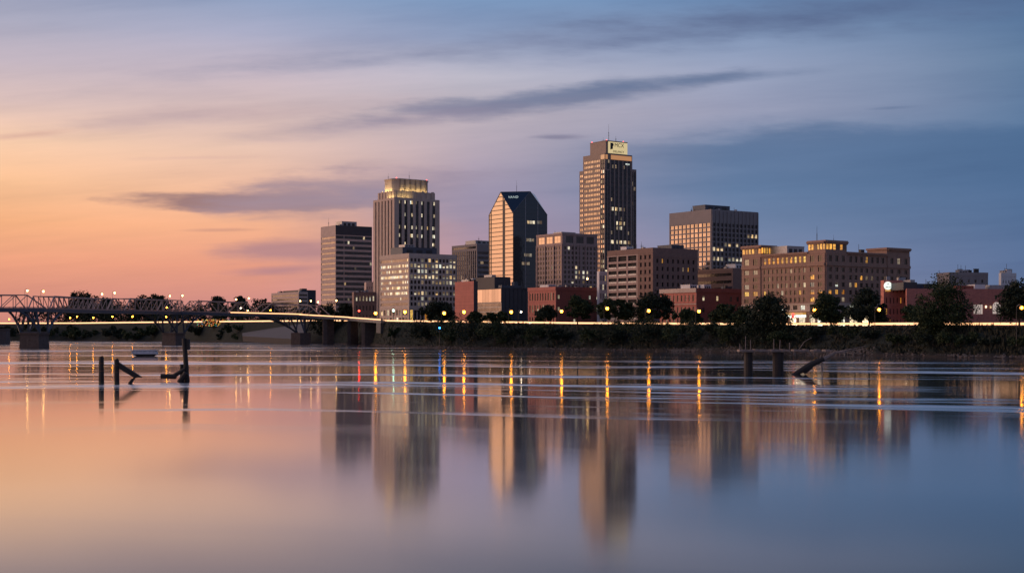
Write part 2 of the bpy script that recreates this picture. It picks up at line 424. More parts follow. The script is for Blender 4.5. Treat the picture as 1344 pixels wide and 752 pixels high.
mb = MB(); mb.face([(-9000,-400,0), (9000,-400,0), (9000,2600,0), (-9000,2600,0)], 'river_water')
struct(mb.build('water'))

# ------------------------------------------------------------------ buildings
TH = R(35)
UX, UY = math.cos(TH), math.sin(TH)
WINCACHE = {}
def win_mesh(w, h, m):
    bl = random.choice((0, 0, .3, .55)) if m in ('lit', 'amber', 'cool') else 0
    key = (round(w, 2), round(h, 2), m, bl)
    if key not in WINCACHE:
        b = MB(); b.box(-w/2, w/2, -.06, .06, 0, h, m)
        fr = 'dark_metal' if m not in ('lit', 'amber', 'shop', 'cool') else 'dark_metal'
        e = min(.09, w*.06)
        b.box(-e/2, e/2, -.10, -.062, e, h-e, fr)
        b.box(-w/2, w/2, -.11, -.062, h*.52, h*.52+e, fr)
        if bl: b.box(-w/2+e, random.choice((w/2-e, -e)), -.075, -.061, h*(1-bl), h-.01, 'blind')
        for s_ in (-1, 1): b.box(s_*w/2-e/2, s_*w/2+e/2, -.12, .05, 0, h, fr)
        b.box(-w/2-.12, w/2+.12, -.2, .02, -.14, -.002, fr)
        WINCACHE[key] = b.mesh('window')
    return WINCACHE[key]
class Bld:
    def __init__(s, name, label, xl, xc, xr, ytop, D, wall, cat='building', dep=.4, th=None):
        s.th = TH if th is None else th
        s.u = Vector((math.cos(s.th), math.sin(s.th))); s.v = Vector((-math.sin(s.th), math.cos(s.th)))
        s.D = D; s.P = Vector((X(xc, D), D)); s.z0 = ground_z(xc, D) - .5
        s.Lu = s.tu(xr); s.Lv = s.tv(xl); s.H = s.z(ytop); s.wall = wall; s.dep = dep
        s.name = name; s.root = thing(name, label, cat, (s.P.x, s.P.y, s.z0), s.th)
        s.w = MB(); s.wins = []
    def solve(s, d, px):
        a = (px-CX)/F; return (a*s.P.y - s.P.x)/(d.x - a*d.y)
    def tu(s, px): return s.solve(s.u, px)
    def tv(s, px): return s.solve(s.v, px)
    def z(s, py, extra=0.): return Z(py, s.D+extra) - s.z0
    # a face: origin, direction of t (left to right as seen), outward normal
    def face(s, side, off=0., length=None, o=0.):
        if side == 'R': return (Vector((off, -o)), Vector((1, 0)), Vector((0, -1)))
        L = s.Lv if length is None else length
        return (Vector((-o, L+off)), Vector((0, -1)), Vector((-1, 0)))
    def fbox(s, mb, fc, t0, t1, o0, o1, z0, z1, m):
        P, T, N = fc
        q = [P+T*a+N*o for a, o in ((t0,o1),(t1,o1),(t1,o0),(t0,o0))]
        mb.hexa([(p.x, p.y, z0) for p in q] + [(p.x, p.y, z1) for p in q], m)
    def core(s, x0=0, x1=None, y0=0, y1=None, z0=0, z1=None, m=None, inset=True):
        x1 = s.Lu if x1 is None else x1; y1 = s.Lv if y1 is None else y1; z1 = s.H if z1 is None else z1
        i = s.dep if inset else 0
        s.w.box(x0+i, x1, y0+i, y1, z0, z1, m or s.wall)
    def solid(s, fc, W, z0, z1, m=None, o=0., a=.004):
        s.fbox(s.w, fc, a, W-a, -s.dep-.05, o, z0, z1, m or s.wall)
    def facade(s, fc, W, z0, z1, rows, cols, fw, fh, ch, mode='single', margin=.02, m=None, pier=None, sill=.5, pn=None, sub=1, gap=.06):
        """piers and spandrels stand in front of the core; the glass sits back between them"""
        m = m or s.wall; d = s.dep; mg = W*margin; cp = (W-2*mg)/cols; rp = (z1-z0)/rows
        ww = cp*fw; wh = rp*fh; a = .004
        if mode != 'strip':
            zs = [z0] + [v for j in range(rows) for v in (z0+rp*j+(rp-wh)*sill, z0+rp*j+(rp-wh)*sill+wh)] + [z1]
            for k in range(0, len(zs), 2):
                if zs[k+1]-zs[k] > .02: s.fbox(s.w, fc, a*2, W-a*2, -d-.05, -.05, zs[k], zs[k+1], m)
        ts = [a] + [v for i in range(cols) for v in (mg+cp*i+(cp-ww)/2, mg+cp*i+(cp-ww)/2+ww)] + [W-a]
        if mode == 'ribbon': ts = [a, mg, W-mg, W-a]
        for k in range(0, len(ts), 2): s.fbox(s.w, fc, ts[k], ts[k+1], -d-.05, 0., z0, z1, pier or m)
        if mode == 'single':
            for j in range(rows):
                for i in range(cols):
                    k = ch(i, j)
                    if k: s.wins.append((fc, mg+cp*(i+.5), z0+rp*j+(rp-wh)*sill, ww, wh, k))
        elif mode == 'ribbon':
            for j in range(rows):
                b = MB(); zz = z0+rp*j+(rp-wh)*sill; n = cols*sub; w = (W-2*mg)/n
                for i in range(n): s.fbox(b, fc, mg+w*i+gap, mg+w*(i+1)-gap, -d-.05, -d+.08, zz+.02, zz+wh-.02, ch(i, j))
                s.fbox(b, fc, mg, W-mg, -d-.05, -d+.02, zz, zz+wh, 'dark_metal')
                b.build(pn or 'window_band', s.root)
        else:
            for i in range(cols):
                b = MB(); t0 = mg+cp*i+(cp-ww)/2; w = ww/sub
                for j in range(rows):
                    for q in range(sub):
                        s.fbox(b, fc, t0+w*q+.06, t0+w*(q+1)-.06, -d-.05, -d+.08, z0+rp*j+rp*(1-fh)+.03, z0+rp*(j+1)-.03, ch(i*sub+q, j))
                s.fbox(b, fc, t0, t0+ww, -d-.05, -d+.02, z0, z1, 'dark_cladding')
                b.build(pn or 'window_strip', s.root)
    def done(s, clutter=True):
        s.w.build('wall', s.root)
        if clutter and s.name not in ('stone_tower', 'bank_tower', 'glass_tower', 'pale_house'):
            rg = random.Random(len(s.name)*7+int(s.D))
            for k in range(5):
                w, d, h = rg.uniform(.8, 2.6), rg.uniform(.8, 2.2), rg.uniform(1.3, 2.6); x, y = s.Lu*rg.uniform(.08, .88), s.Lv*rg.uniform(.06, .9)
                b = MB(); b.box(x, x+w, y, y+d, s.H-.15, s.H+h, rg.choice(('grey_metal', 'dark_metal', 'white_paint')))
                b.box(x-.1, x+w+.1, y-.1, y+d+.1, s.H+h+.003, s.H+h+.15, 'dark_metal'); b.build('rooftop_vent', s.root)
                if k < 3:
                    b = MB(); b.tube((x+w/2, y+d+1, s.H-.1), (x+w/2, y+d+1, s.H+h+rg.uniform(.5, 3.)), .09, 'dark_metal'); b.build('vent_pipe', s.root)
        ws = sorted(s.wins, key=lambda w: (w[5] in ('pane', 'dark_void', 'dark_glass', 'dim', 'pale_pane', 'tower_glass', 'mirror_glass'), -w[3]*w[4], -w[2]))
        for fc, tt, zz, w, h, k in ws[:98]:
            p = fc[0]+fc[1]*tt-fc[2]*(s.dep-.03)
            link('window', win_mesh(w, h, k), s.root, (p.x, p.y, zz), math.atan2(fc[1].y, fc[1].x))
        if len(ws) > 98:
            b = MB()
            for fc, tt, zz, w, h, k in ws[98:]: s.fbox(b, fc, tt-w/2, tt+w/2, -s.dep-.05, -s.dep+.09, zz, zz+h, k)
            stuff(b.build('window_field', s.root))
    def part(s, name, fn, parent=None, smooth=False):
        b = MB(); fn(b); return b.build(name, parent or s.root, smooth=smooth)
    def unit(s, x0, x1, y0, y1, z0, z1, m='grey_metal', name='rooftop_unit'):
        b = MB(); b.box(x0, x1, y0, y1, z0, z1, m)
        w = x1-x0
        for k in range(3): b.box(x0+w*(.12+.28*k), x0+w*(.3+.28*k), y0-.05, y0-.002, z0+(z1-z0)*.3, z0+(z1-z0)*.75, 'dark_metal')
        b.box(x0-.15, x1+.15, y0-.15, y1+.15, z1+.002, z1+.25, m)
        return b.build(name, s.root)
    def mast(s, x, y, z, h, r=.18, name='antenna', arms=True):
        b = MB(); b.tube((x,y,z-.3), (x,y,z+h*.55), r, 'dark_metal'); b.tube((x,y,z+h*.55), (x,y,z+h), r*.5, 'dark_metal', r*.3)
        if arms:
            for k in (.35, .5): b.tube((x-.8,y,z+h*k), (x+.8,y,z+h*k), r*.4, 'dark_metal')
        return b.build(name, s.root)
    def beacon(s, x, y, z):
        b = MB(); b.ball((x, y, z+.5), .55, 'beacon_red', 8, 6); b.tube((x,y,z-.2), (x,y,z+.2), .2, 'dark_metal'); return b.build('beacon_light', s.root)
rnd = random.random
def pick(*pairs):
    r = rnd(); acc = 0
    for k, p in pairs:
        acc += p
        if r < acc: return k
    return pairs[-1][0]

# --- banded office slab
B = Bld('office_tower', 'office slab with pale concrete bands, dark glass ribbons and a black top storey', 421, 440.5, 488.3, 297, 1300, 'tan_concrete')
B.core(m='dark_cladding'); zt = B.z(308)
fr, fl = B.face('R'), B.face('L')
B.solid(fr, B.Lu, zt, B.H+1, 'dark_cladding'); B.solid(fl, B.Lv, zt, B.H+1)
tl = B.tu(451.5)
frb = B.face('R', tl)
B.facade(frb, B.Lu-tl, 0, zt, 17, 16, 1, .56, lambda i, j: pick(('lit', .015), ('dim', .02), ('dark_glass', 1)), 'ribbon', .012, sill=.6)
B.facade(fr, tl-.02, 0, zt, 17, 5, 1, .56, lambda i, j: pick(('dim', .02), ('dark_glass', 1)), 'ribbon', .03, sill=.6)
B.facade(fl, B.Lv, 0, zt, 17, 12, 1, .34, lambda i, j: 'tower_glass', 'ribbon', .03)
B.unit(B.Lu*.25, B.Lu*.66, B.Lv*.2, B.Lv*.6, B.H, B.H+5.2); B.mast(2, B.Lv*.6, B.H, 9)
B.done()

# --- stepped stone tower with a lit crown
B = Bld('stone_tower', 'tall stone tower with vertical piers and a stepped crown glowing yellow', 489.8, 517.5, 577, 259, 1200, 'stone', dep=.7)
a1 = 4.5                                           # the corner is notched back
zs, zc, zm = B.H, B.z(234), B.z(249.5)
B.core(z1=zs)
fr, fl = B.face('R'), B.face('L')
def chB(i, j):
    y = HY-(B.z0+ (zs/30)*(j+.5) - CH)/B.D*F
    r = rnd()
    for yy, pr in ((263, .25), (277, .22), (294, .3), (305, .3), (318, .18)):
        if abs(y-yy) < 2.6 and r < pr: return 'lit'
    return 'dim' if r > .985 else 'dark_glass'
B.facade(fr, B.Lu, 0, zs-2, 30, 7, .52, .8, chB, 'strip', .07, sub=2)
B.facade(fl, B.Lv, 0, zs-2, 30, 6, .36, .8, lambda i, j: 'tower_glass', 'strip', .05)
B.solid(fr, B.Lu, zs-2, zs); B.solid(fl, B.Lv, zs-2, zs)
i2 = B.Lv*.09; j2 = B.Lu*.06
B.core(j2, B.Lu-j2, i2, B.Lv-i2, zs, zm, inset=False)
fr2 = (Vector((j2, i2)), Vector((1,0)), Vector((0,-1))); fl2 = (Vector((j2, B.Lv-i2)), Vector((0,-1)), Vector((-1,0)))
for fc, Wd, n in ((fr2, B.Lu-2*j2, 8), (fl2, B.Lv-2*i2, 6)):
    for k in range(n): B.fbox(B.w, fc, Wd*(k+.25)/n, Wd*(k+.75)/n, 0, .6, zs-6, zm+.6*(k % 2), 'stone')
# crown drum, chamfered corners
cx0, cx1, cy0, cy1 = B.tu(517.5)+B.Lu*.1, B.Lu*.90, B.Lv*.2, B.Lv*.8
ch_ = 5.
poly = [(cx0+ch_, cy0), (cx1-ch_, cy0), (cx1, cy0+ch_), (cx1, cy1-ch_), (cx1-ch_, cy1), (cx0+ch_, cy1), (cx0, cy1-ch_), (cx0, cy0+ch_)]
B.part('crown', lambda b: (b.prism(poly, zm-.2, zc, 'stone'), [b.tube((x, y, zm), (x, y, zc+.7), .85, 'tower_stone') for k in range(6) for x, y in ((cx0+ch_+(cx1-cx0-2*ch_)*k/5, cy0-.1),)], b.prism([(x+(x-(cx0+cx1)/2)*.03, y+(y-(cy0+cy1)/2)*.03) for x, y in poly], zc+.01, zc+1.1, 'stone')))
def flood(name, parent, loc, rot, sx, sy, e, col=(1., .78, .30)):
    L = bpy.data.lights.new(name, 'AREA'); L.shape = 'RECTANGLE'; L.size = sx; L.size_y = sy; L.energy = e; L.color = col
    o = link(name, L, parent, loc); o.rotation_euler = rot; return o
flood('crown_floodlight', B.root, ((cx0+cx1)/2, cy0-2.0, zm+.4), (R(155), 0, 0), cx1-cx0-8, .8, 950)
flood('crown_floodlight', B.root, (cx0-2.0, (cy0+cy1)/2, zm+.4), (R(155), 0, R(-90)), cy1-cy0-8, .8, 950)
flood('step_floodlight', B.root, (B.Lu*.25, .6, zs+.3), (R(160), 0, 0), B.Lu*.3, .6, 350)
flood('step_floodlight', B.root, (.6, B.Lv*.25, zs+.3), (R(160), 0, R(-90)), B.Lv*.3, .6, 420)
for (x, y) in ((cx0+3, cy0+2), (cx1-3, cy0+2)): B.beacon(x, y, zc+1.1)
B.mast((cx0+cx1)/2, cy0+6, zc+1, 7, .15); B.mast(cx0+4, cy1-4, zc+1, 6, .15)
B.done()

# --- pale mid-rise office with rows of lit windows
B = Bld('office_block', 'pale concrete mid-rise office with lit window rows, beside the river bridge', 498, 537, 599.5, 334.5, 1020, 'pale_concrete')
B.core(); fr, fl = B.face('R'), B.face('L'); zt = B.z(337.5); zb = B.z(402.5)
lvC = {8: .3, 7: .95, 6: .5, 5: .9, 4: .3, 3: .03, 2: .75, 1: .08, 0: .02}
def chC(i, j):
    p = lvC[j]
    if j == 4: p = .95 if i > 6 else .05
    if j == 2: p = 0 if i in (0, 5) else .85
    if j == 6: p = .1 if i < 2 else .55
    return 'lit' if rnd() < p else pick(('dim', .12), ('pane', 1))
B.facade(fr, B.Lu, zb, zt, 9, 13, .62, .62, chC, 'single', .015)
lvL = {8: .06, 7: .85, 6: .45, 5: .85, 4: .35, 3: .5, 2: .6, 1: .05, 0: .02}
B.facade(fl, B.Lv, zb, zt, 9, 12, 1, .5, lambda i, j: 'lit' if rnd() < lvL[j] else 'pale_pane', 'ribbon', .04, sub=2)
for fc, Wd in ((fr, B.Lu), (fl, B.Lv)):
    B.solid(fc, Wd, zt, B.H+1.2, o=.12); B.solid(fc, Wd, zb-1.2, zb, o=.1)
B.facade(fr, B.Lu, 0, zb-1.2, 1, 13, .7, .8, lambda i, j: pick(('amber', .25), ('pane', 1)), 'single', .015)
B.facade(fl, B.Lv, 0, zb-1.2, 2, 9, .6, .7, lambda i, j: pick(('shop', .2), ('lit', .2), ('pane', 1)), 'single', .03)
B.unit(B.Lu*.02, B.Lu*.74, B.Lv*.25, B.Lv*.65, B.H, B.H+6, 'blue_steel', 'penthouse'); B.unit(B.Lu*.1, B.Lu*.3, B.Lv*.3, B.Lv*.5, B.H+6.3, B.H+8)
B.done()

# --- dark grid slab
B = Bld('dark_slab', 'low dark gridded office slab between the pale mid-rise and the gabled tower', 593, 626, 658, 320, 1290, 'grey_concrete')
B.core(); fr, fl = B.face('R'), B.face('L')
B.facade(fl, B.Lv, 0, B.H-6, 16, 12, .5, .84, lambda i, j: pick(('dim', .03), ('dark_glass', 1)), 'strip', .02)
B.facade(fr, B.Lu, 0, B.H-6, 16, 8, 1, .55, lambda i, j: pick(('dim', .06), ('dark_glass', 1)), 'ribbon', .04)
B.facade(fl, B.Lv, B.H-6, B.H, 1, 10, 1, .3, lambda i, j: 'dark_glass', 'ribbon', .04); B.solid(fr, B.Lu, B.H-6, B.H)
B.unit(B.Lu*.05, B.Lu*.75, B.Lv*.1, B.Lv*.5, B.H, B.H+3.2); B.mast(4, 3, B.H+3, 4, .2)
B.done()

# --- glass tower with a cross-gable roof
B = Bld('glass_tower', 'mirror glass tower with steep gabled roof and lettering under its ridge', 641.5, 673.2, 718.3, 279.5, 1120, 'mirror_glass')
Lu, Lv, H, Hr = B.Lu, B.Lv, B.H, B.z(250)
def body(b):
    c00, c10, c11, c01 = (0,0), (Lu,0), (Lu,Lv), (0,Lv)
    top = lambda p: (p[0], p[1], H); bot = lambda p: (p[0], p[1], 0)
    Rp, Lp, Bp, Qp = (Lu/2,0,Hr), (0,Lv/2,Hr), (Lu/2,Lv,Hr), (Lu,Lv/2,Hr)
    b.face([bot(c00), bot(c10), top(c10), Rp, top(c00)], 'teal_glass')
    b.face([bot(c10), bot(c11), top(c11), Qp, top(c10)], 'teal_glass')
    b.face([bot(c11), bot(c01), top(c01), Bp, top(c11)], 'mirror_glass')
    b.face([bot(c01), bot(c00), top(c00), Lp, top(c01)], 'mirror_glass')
    b.face([bot(c00), bot(c01), bot(c11), bot(c10)], 'dark_metal')
B.part('curtain_wall', body)
def roof(b):
    Rp, Lp, Bp, Qp = (Lu/2,0,Hr), (0,Lv/2,Hr), (Lu/2,Lv,Hr), (Lu,Lv/2,Hr)
    for c, p, q in (((0,0,H), Rp, Lp), ((Lu,0,H), Qp, Rp), ((Lu,Lv,H), Bp, Qp), ((0,Lv,H), Lp, Bp)): b.face([c, p, q], 'teal_glass')
    b.face([Lp, Rp, Qp, Bp], 'teal_glass')
B.part('roof', roof)
def mull(b):
    nf = 26; fl_ = B.face('L'); fr_ = B.face('R')
    for j in range(1, nf+7):
        zz = H/nf*j
        if zz > Hr-1: break
        lo = 0 if zz <= H else Lv/2*(zz-H)/(Hr-H)
        B.fbox(b, fl_, lo, Lv-lo, -.3, .14, zz-.28, zz+.28, 'dark_metal')
        lo = 0 if zz <= H else Lu/2*(zz-H)/(Hr-H)
        B.fbox(b, fr_, lo, Lu-lo, -.3, .02, zz-.05, zz+.05, 'dark_metal')
    for tt in (Lv*.02, Lv*.1, Lv*.60, Lv*.66): B.fbox(b, fl_, tt-.45, tt+.45, -.3, .2, 0, min(Hr, H+(Hr-H)*2*min(tt, Lv-tt)/Lv)-.3, 'dark_metal')
    B.fbox(b, fl_, Lv*.60, Lv*.66, -.3, .17, 0, H+(Hr-H)*2*.34*.9, 'dark_cladding')  # flat dark strip, its colour standing in for a shaded, recessed notch
    for tt in (Lu*.36, Lu*.72): B.fbox(b, fr_, tt-.22, tt+.22, -.3, .14, 0, H+(Hr-H)*2*min(tt, Lu-tt)/Lu-.3, 'grey_metal')
B.part('mullion', mull)  # mullions, plus the dark strip standing in for the shaded notch
def trim(b):
    Rp, Lp = (Lu/2,0,Hr), (0,Lv/2,Hr)
    for a_, q in (((0,0,H), Rp), ((Lu,0,H), Rp), ((0,0,H), Lp), ((0,Lv,H), Lp), (Rp, Lp)): b.tube(a_, q, .3, 'blue_steel')
B.part('roof_trim', trim)
def lw(fr_, t0, n, zz, w=2.2, h=2.4, k='lit'):
    for q in range(n):
        b = MB(); B.fbox(b, fr_, t0+q*(w+.4), t0+q*(w+.4)+w, -.2, .03, zz, zz+h, k); b.build('lit_window', B.root)
frE = B.face('R'); zE = lambda y: B.z(y)
lw(frE, B.tu(692), 3, zE(292.5), k='lit'); lw(frE, B.tu(705), 2, zE(292), k='dim'); lw(frE, B.tu(691), 3, zE(316), k='dim'); lw(frE, B.tu(688), 3, zE(336), k='dim'); lw(frE, B.tu(685), 3, zE(334)-8, k='dim')
n_ = Vector((-(Hr-H)/(Lu/2), -(Hr-H)/(Lv/2), 1)).normalized()       # normal of the corner roof plane
tx_ = (Vector((Lu/2,0,Hr))-Vector((0,Lv/2,Hr))).normalized(); ty_ = n_.cross(tx_)
def text(name, body_, size, mt, parent, loc, rot, ext=.06, align='CENTER'):
    cu = bpy.data.curves.new(name, 'FONT'); cu.body = body_; cu.size = size; cu.extrude = ext; cu.align_x = align; cu.align_y = 'CENTER'
    cu.materials.append(MATS[mt]); o = link(name, cu); bpy.context.view_layer.update()
    me = bpy.data.meshes.new_from_object(o); me.name = name; bpy.data.objects.remove(o)
    o = link(name, me, parent, loc); o.rotation_euler = rot; return o
from mathutils import Matrix
p_ = Vector((0,Lv/2,Hr))*.55+Vector((Lu/2,0,Hr))*.45 - ty_*5.6 + n_*.3
text('lettering', 'VAND', 3.0, 'sign_dim', B.root, p_, Matrix((tx_, ty_, n_)).transposed().to_euler(), .15)
B.mast(Lu*.32, Lv*.3, Hr, 9.5, .16, arms=False)
B.done() if B.w.v else None

# --- pink granite office
B = Bld('granite_office', 'pinkish granite office block with tall top windows, in front of the tallest tower', 704, 738, 784, 307.5, 970, 'pink_granite')
B.core(); fr, fl = B.face('R'), B.face('L'); z1 = B.z(322)
chF = lambda i, j: pick(('lit', .05), ('dim', .06), ('pane', 1))
B.facade(fl, B.Lv, 0, z1, 17, 9, .6, .62, lambda i, j: pick(('lit', .02), ('pale_pane', 1)), 'single', .03)
B.facade(fr, B.Lu, 0, z1, 17, 9, .56, .62, lambda i, j: 'lit' if ((abs(j-10.5) < 1 and 2 < i < 7 and rnd() < .7) or rnd() < .05) else 'pane', 'single', .03)
for k in range(4): B.fbox(B.w, fl, B.Lv*k/3-(.9 if k == 3 else 0), B.Lv*k/3+(.9 if k < 3 else 0), 0, .45, 0, z1+1, 'pink_granite')
for k in (0, 3, 4.5, 6, 9): B.fbox(B.w, fr, B.Lu*k/9+(.5 if k == 0 else -.4), B.Lu*k/9+(1.2 if k == 0 else .4 if k < 9 else 0), 0, .45, 0, z1+1, 'pink_granite')
B.solid(fl, B.Lv, z1, z1+1.2, o=.2); B.solid(fr, B.Lu, z1, z1+1.2, o=.2)
B.facade(fl, B.Lv, z1+1.2, B.H-.4, 1, 3, .82, .78, lambda i, j: 'mirror_glass', 'single', .04)
B.facade(fr, B.Lu, z1+1.2, B.H-.4, 1, 3, .7, .78, lambda i, j: 'dark_glass', 'single', .06)
B.solid(fl, B.Lv, B.H-.4, B.H+1, o=.25); B.solid(fr, B.Lu, B.H-.4, B.H+1, o=.25)
B.unit(B.Lu*.2, B.Lu*.6, B.Lv*.3, B.Lv*.6, B.H, B.H+2.2)
B.done()

# --- tallest tower
B = Bld('bank_tower', 'tallest tower, brown stone with banded windows and a glowing yellow rooftop sign', 765.3, 794, 830, 202, 1300, 'tower_stone')
Lu, Lv, H = B.Lu, B.Lv, B.H
B.core(); fr, fl = B.face('R'), B.face('L'); zt = B.z(209)
nfl = 36
def yrow(j): return HY-(B.z0+zt/nfl*(j+.5)-CH)/B.D*F
def chG(i, j):
    y = yrow(j); r = rnd()
    for yy, h, pr, i0, i1 in ((240, 2, .75, 0, 12), (264.5, 2, .8, 0, 12), (275, 3, .7, 3, 7), (293, 3.5, .75, 5, 9), (299, 2, .5, 5, 9), (318.5, 2, .8, 2, 12), (330, 5, .12, 0, 12)):
        if abs(y-yy) < h and i0 <= i < i1 and r < pr: return 'lit'
    return 'dim' if r > .90 else 'dark_glass'
B.facade(fr, Lu, 0, zt, nfl, 6, .66, .74, chG, 'strip', .04, sub=2)
tn = Lv*.80                                           # the corner bay is darker glass
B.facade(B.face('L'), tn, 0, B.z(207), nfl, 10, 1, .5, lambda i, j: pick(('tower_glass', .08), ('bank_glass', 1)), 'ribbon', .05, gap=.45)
flc = (Vector((0, Lv-tn)), Vector((0,-1)), Vector((-1,0)))
B.facade(flc, Lv-tn, 0, zt, nfl, 2, .8, .78, lambda i, j: 'dark_glass', 'strip', .04)
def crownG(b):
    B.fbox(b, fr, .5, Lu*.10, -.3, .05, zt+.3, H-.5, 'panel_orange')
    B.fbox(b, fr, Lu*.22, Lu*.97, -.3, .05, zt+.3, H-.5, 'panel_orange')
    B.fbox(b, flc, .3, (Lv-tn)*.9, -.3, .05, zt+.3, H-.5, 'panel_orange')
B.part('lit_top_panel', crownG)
B.solid(fl, Lv, B.z(207), H+.8, a=.02) if False else B.fbox(B.w, fl, .004, tn, -.5, 0, B.z(207), H+.8, 'tower_stone')
B.fbox(B.w, fl, tn, Lv-.004, -.5, -.2, zt, H+.8, 'tower_stone'); B.fbox(B.w, fr, .004, Lu-.004, -.5, -.2, zt, H+.8, 'tower_stone')
# shoulders and corner bay
zl, zr, zb = B.z(224.5, 25), B.z(223.5, 25), B.z(222)
yl = B.tv(758.3); xr = B.tu(838)
B.core(2, Lu*.6, Lv, yl, 0, zl, inset=True)
B.facade((Vector((2, yl)), Vector((0,-1)), Vector((-1,0))), yl-Lv, 0, zl-2, nfl-4, 3, 1, .5, lambda i, j: 'bank_glass', 'ribbon', .08, gap=.4)
B.fbox(B.w, (Vector((2, yl)), Vector((0,-1)), Vector((-1,0))), .004, yl-Lv, -.5, 0, zl-2, zl+.5, 'tower_stone')
B.core(Lu, xr, 3, Lv*.6, 0, zr, inset=True)
B.facade((Vector((Lu, 3)), Vector((1,0)), Vector((0,-1))), xr-Lu, 0, zr-2, nfl-4, 2, .75, .78, lambda i, j: chG(i, j) if rnd() < .5 else 'dark_glass', 'strip', .06)
B.fbox(B.w, (Vector((Lu, 3)), Vector((1,0)), Vector((0,-1))), .004, xr-Lu, -.5, 0, zr-2, zr+.5, 'tower_stone')
cb = 5.2
B.core(-1.6, cb, -1.6, cb, 0, zb, inset=True)
B.facade((Vector((-1.6, cb)), Vector((0,-1)), Vector((-1,0))), cb+1.6, 0, zb-1, nfl-4, 2, .8, .6, lambda i, j: pick(('lit', .18), ('mirror_glass', .5), ('dark_glass', 1)), 'strip', .08)
B.facade((Vector((-1.6, -1.6)), Vector((1,0)), Vector((0,-1))), cb+1.6, 0, zb-1, nfl-4, 2, .8, .6, lambda i, j: pick(('lit', .05), ('dark_glass', 1)), 'strip', .08)
# penthouse and its sign
zp = B.z(184.5); px0, px1, py0, py1 = Lu*.10, Lu*.88, Lv*.08, Lv*.80
pt = MB(); pt.box(px0, px1, py0, py1, H, zp, 'tower_stone'); pt.box(px0-.2, px1+.2, py0-.2, py1+.2, zp+.01, zp+.7, 'tower_stone')
ph = pt.build('penthouse', B.root)
sg = MB(); sx0, sx1 = px0+(px1-px0)*.10, px1-.3; sg.box(sx0, sx1, py0-.5, py0-.01, H+1.4, zp-.3, 'sign_yellow'); sgo = sg.build('rooftop_sign', B.root)
em = MB(); ey = py0-.56; ex = sx0+2.2; hz = zp-H
em.face([(ex, ey, H+hz*.38), (ex+3, ey, H+hz*.45), (ex+3, ey, H+hz*.62), (ex+4, ey, H+hz*.74), (ex+3.4, ey, H+hz*.9), (ex, ey, H+hz*.9)], 'dark_metal'); em.build('emblem', sgo)
text('lettering', 'MCX', 5.2, 'dark_metal', sgo, ((sx0+sx1)/2+1.5, ey, H+hz*.74), (R(90), 0, 0)); text('lettering', 'DELANCY', 2.9, 'dark_metal', sgo, ((sx0+sx1)/2+.7, ey, H+hz*.26), (R(90), 0, 0))
text('lettering', 'MCX', 2.2, 'sign_white', B.root, (Lu*.82, -.12, B.z(213.5)), (R(90), 0, 0))
B.mast(px0+(px1-px0)*.32, py0+6, zp+.7, 16, .22); B.mast(px0+8, py0+14, zp+.7, 5, .14); B.mast(px0+(px1-px0)*.62, py0+5, zp+.7, 6, .2)
for (x, y) in ((px0+1, py1-1.5), (px0+1.5, py0+1), (px1-4, py0+1)): B.beacon(x, y, zp+.7)
B.done()

# --- grid tower
B = Bld('grid_tower', 'square office tower with gold reflecting window grid and blank top band', 878.5, 933.5, 995.3, 276, 1010, 'grey_concrete')
B.core(); fr, fl = B.face('R'), B.face('L'); z1 = B.z(291.5)
B.facade(fl, B.Lv, 0, z1, 22, 10, .8, .72, lambda i, j: 'mirror_glass', 'single', .02)
def chH(i, j):
    y = HY-(B.z0+z1/22*(j+.5)-CH)/B.D*F; r = rnd()
    for yy, pr, i0, i1 in ((305, .9, 9, 12), (310.5, .97, 0, 12), (322, .9, 3, 7), (327.5, .8, 0, 4), (334, .4, 4, 7), (340, .9, 0, 12)):
        if abs(y-yy) < 2.6 and i0 <= i < i1 and r < pr: return 'lit'
    return 'dim' if r > .98 else 'dark_glass'
B.facade(fr, B.Lu, 0, z1, 22, 12, .78, .7, chH, 'single', .015)
for k in range(13): B.fbox(B.w, fr, max(.1, B.Lu*(.015+.97*k/12)-.35), min(B.Lu, B.Lu*(.015+.97*k/12)+.35), 0, .6, 0, B.H, 'grey_concrete')
B.solid(fl, B.Lv, z1, B.H+.8); B.solid(fr, B.Lu, z1, B.H+.8)
B.unit(B.Lu*.1, B.Lu*.62, B.Lv*.25, B.Lv*.55, B.H, B.H+4.8, 'blue_steel', 'penthouse'); B.mast(1.5, B.Lv*.5, B.H, 3.5, .3); B.mast(1.5, B.Lv*.42, B.H, 2.5, .3)
B.done()

# --- brick loft building with open bays
B = Bld('loft_building', 'brown brick loft building with three columns of open dark bays on its left', 797, 857, 916, 327, 810, 'brown_brick', dep=.8)
B.core(); fr = B.face('R'); tb = B.Lv - B.tv(837); zt = B.z(332)
fl = B.face('L')
B.facade(fl, tb, 0, zt, 10, 3, .86, .68, lambda i, j: 'dark_void', 'single', .02, m='pink_granite')
fl2 = (Vector((0, B.Lv-tb)), Vector((0,-1)), Vector((-1,0)))
B.facade(fl2, B.Lv-tb, 0, zt, 10, 3, .42, .56, lambda i, j: pick(('dim', .03), ('pane', 1)), 'single', .06)
B.facade(fr, B.Lu, 0, B.z(337), 9, 8, .36, .52, lambda i, j: 'amber' if (i, j) in ((1, 8), (6, 7)) else pick(('dim', .03), ('pane', 1)), 'single', .04)
B.solid(fr, B.Lu, B.z(337), B.z(336), o=.15); B.solid(fr, B.Lu, B.z(336), B.H+.9); B.solid(fl, B.Lv, zt, B.H+.9)
B.unit(B.Lu*.05, B.Lu*.2, B.Lv*.62, B.Lv*.75, B.H, B.H+2.6, 'white_paint'); B.unit(B.Lu*.62, B.Lu*.9, B.Lv*.2, B.Lv*.5, B.H, B.H+3.5, 'blue_steel')
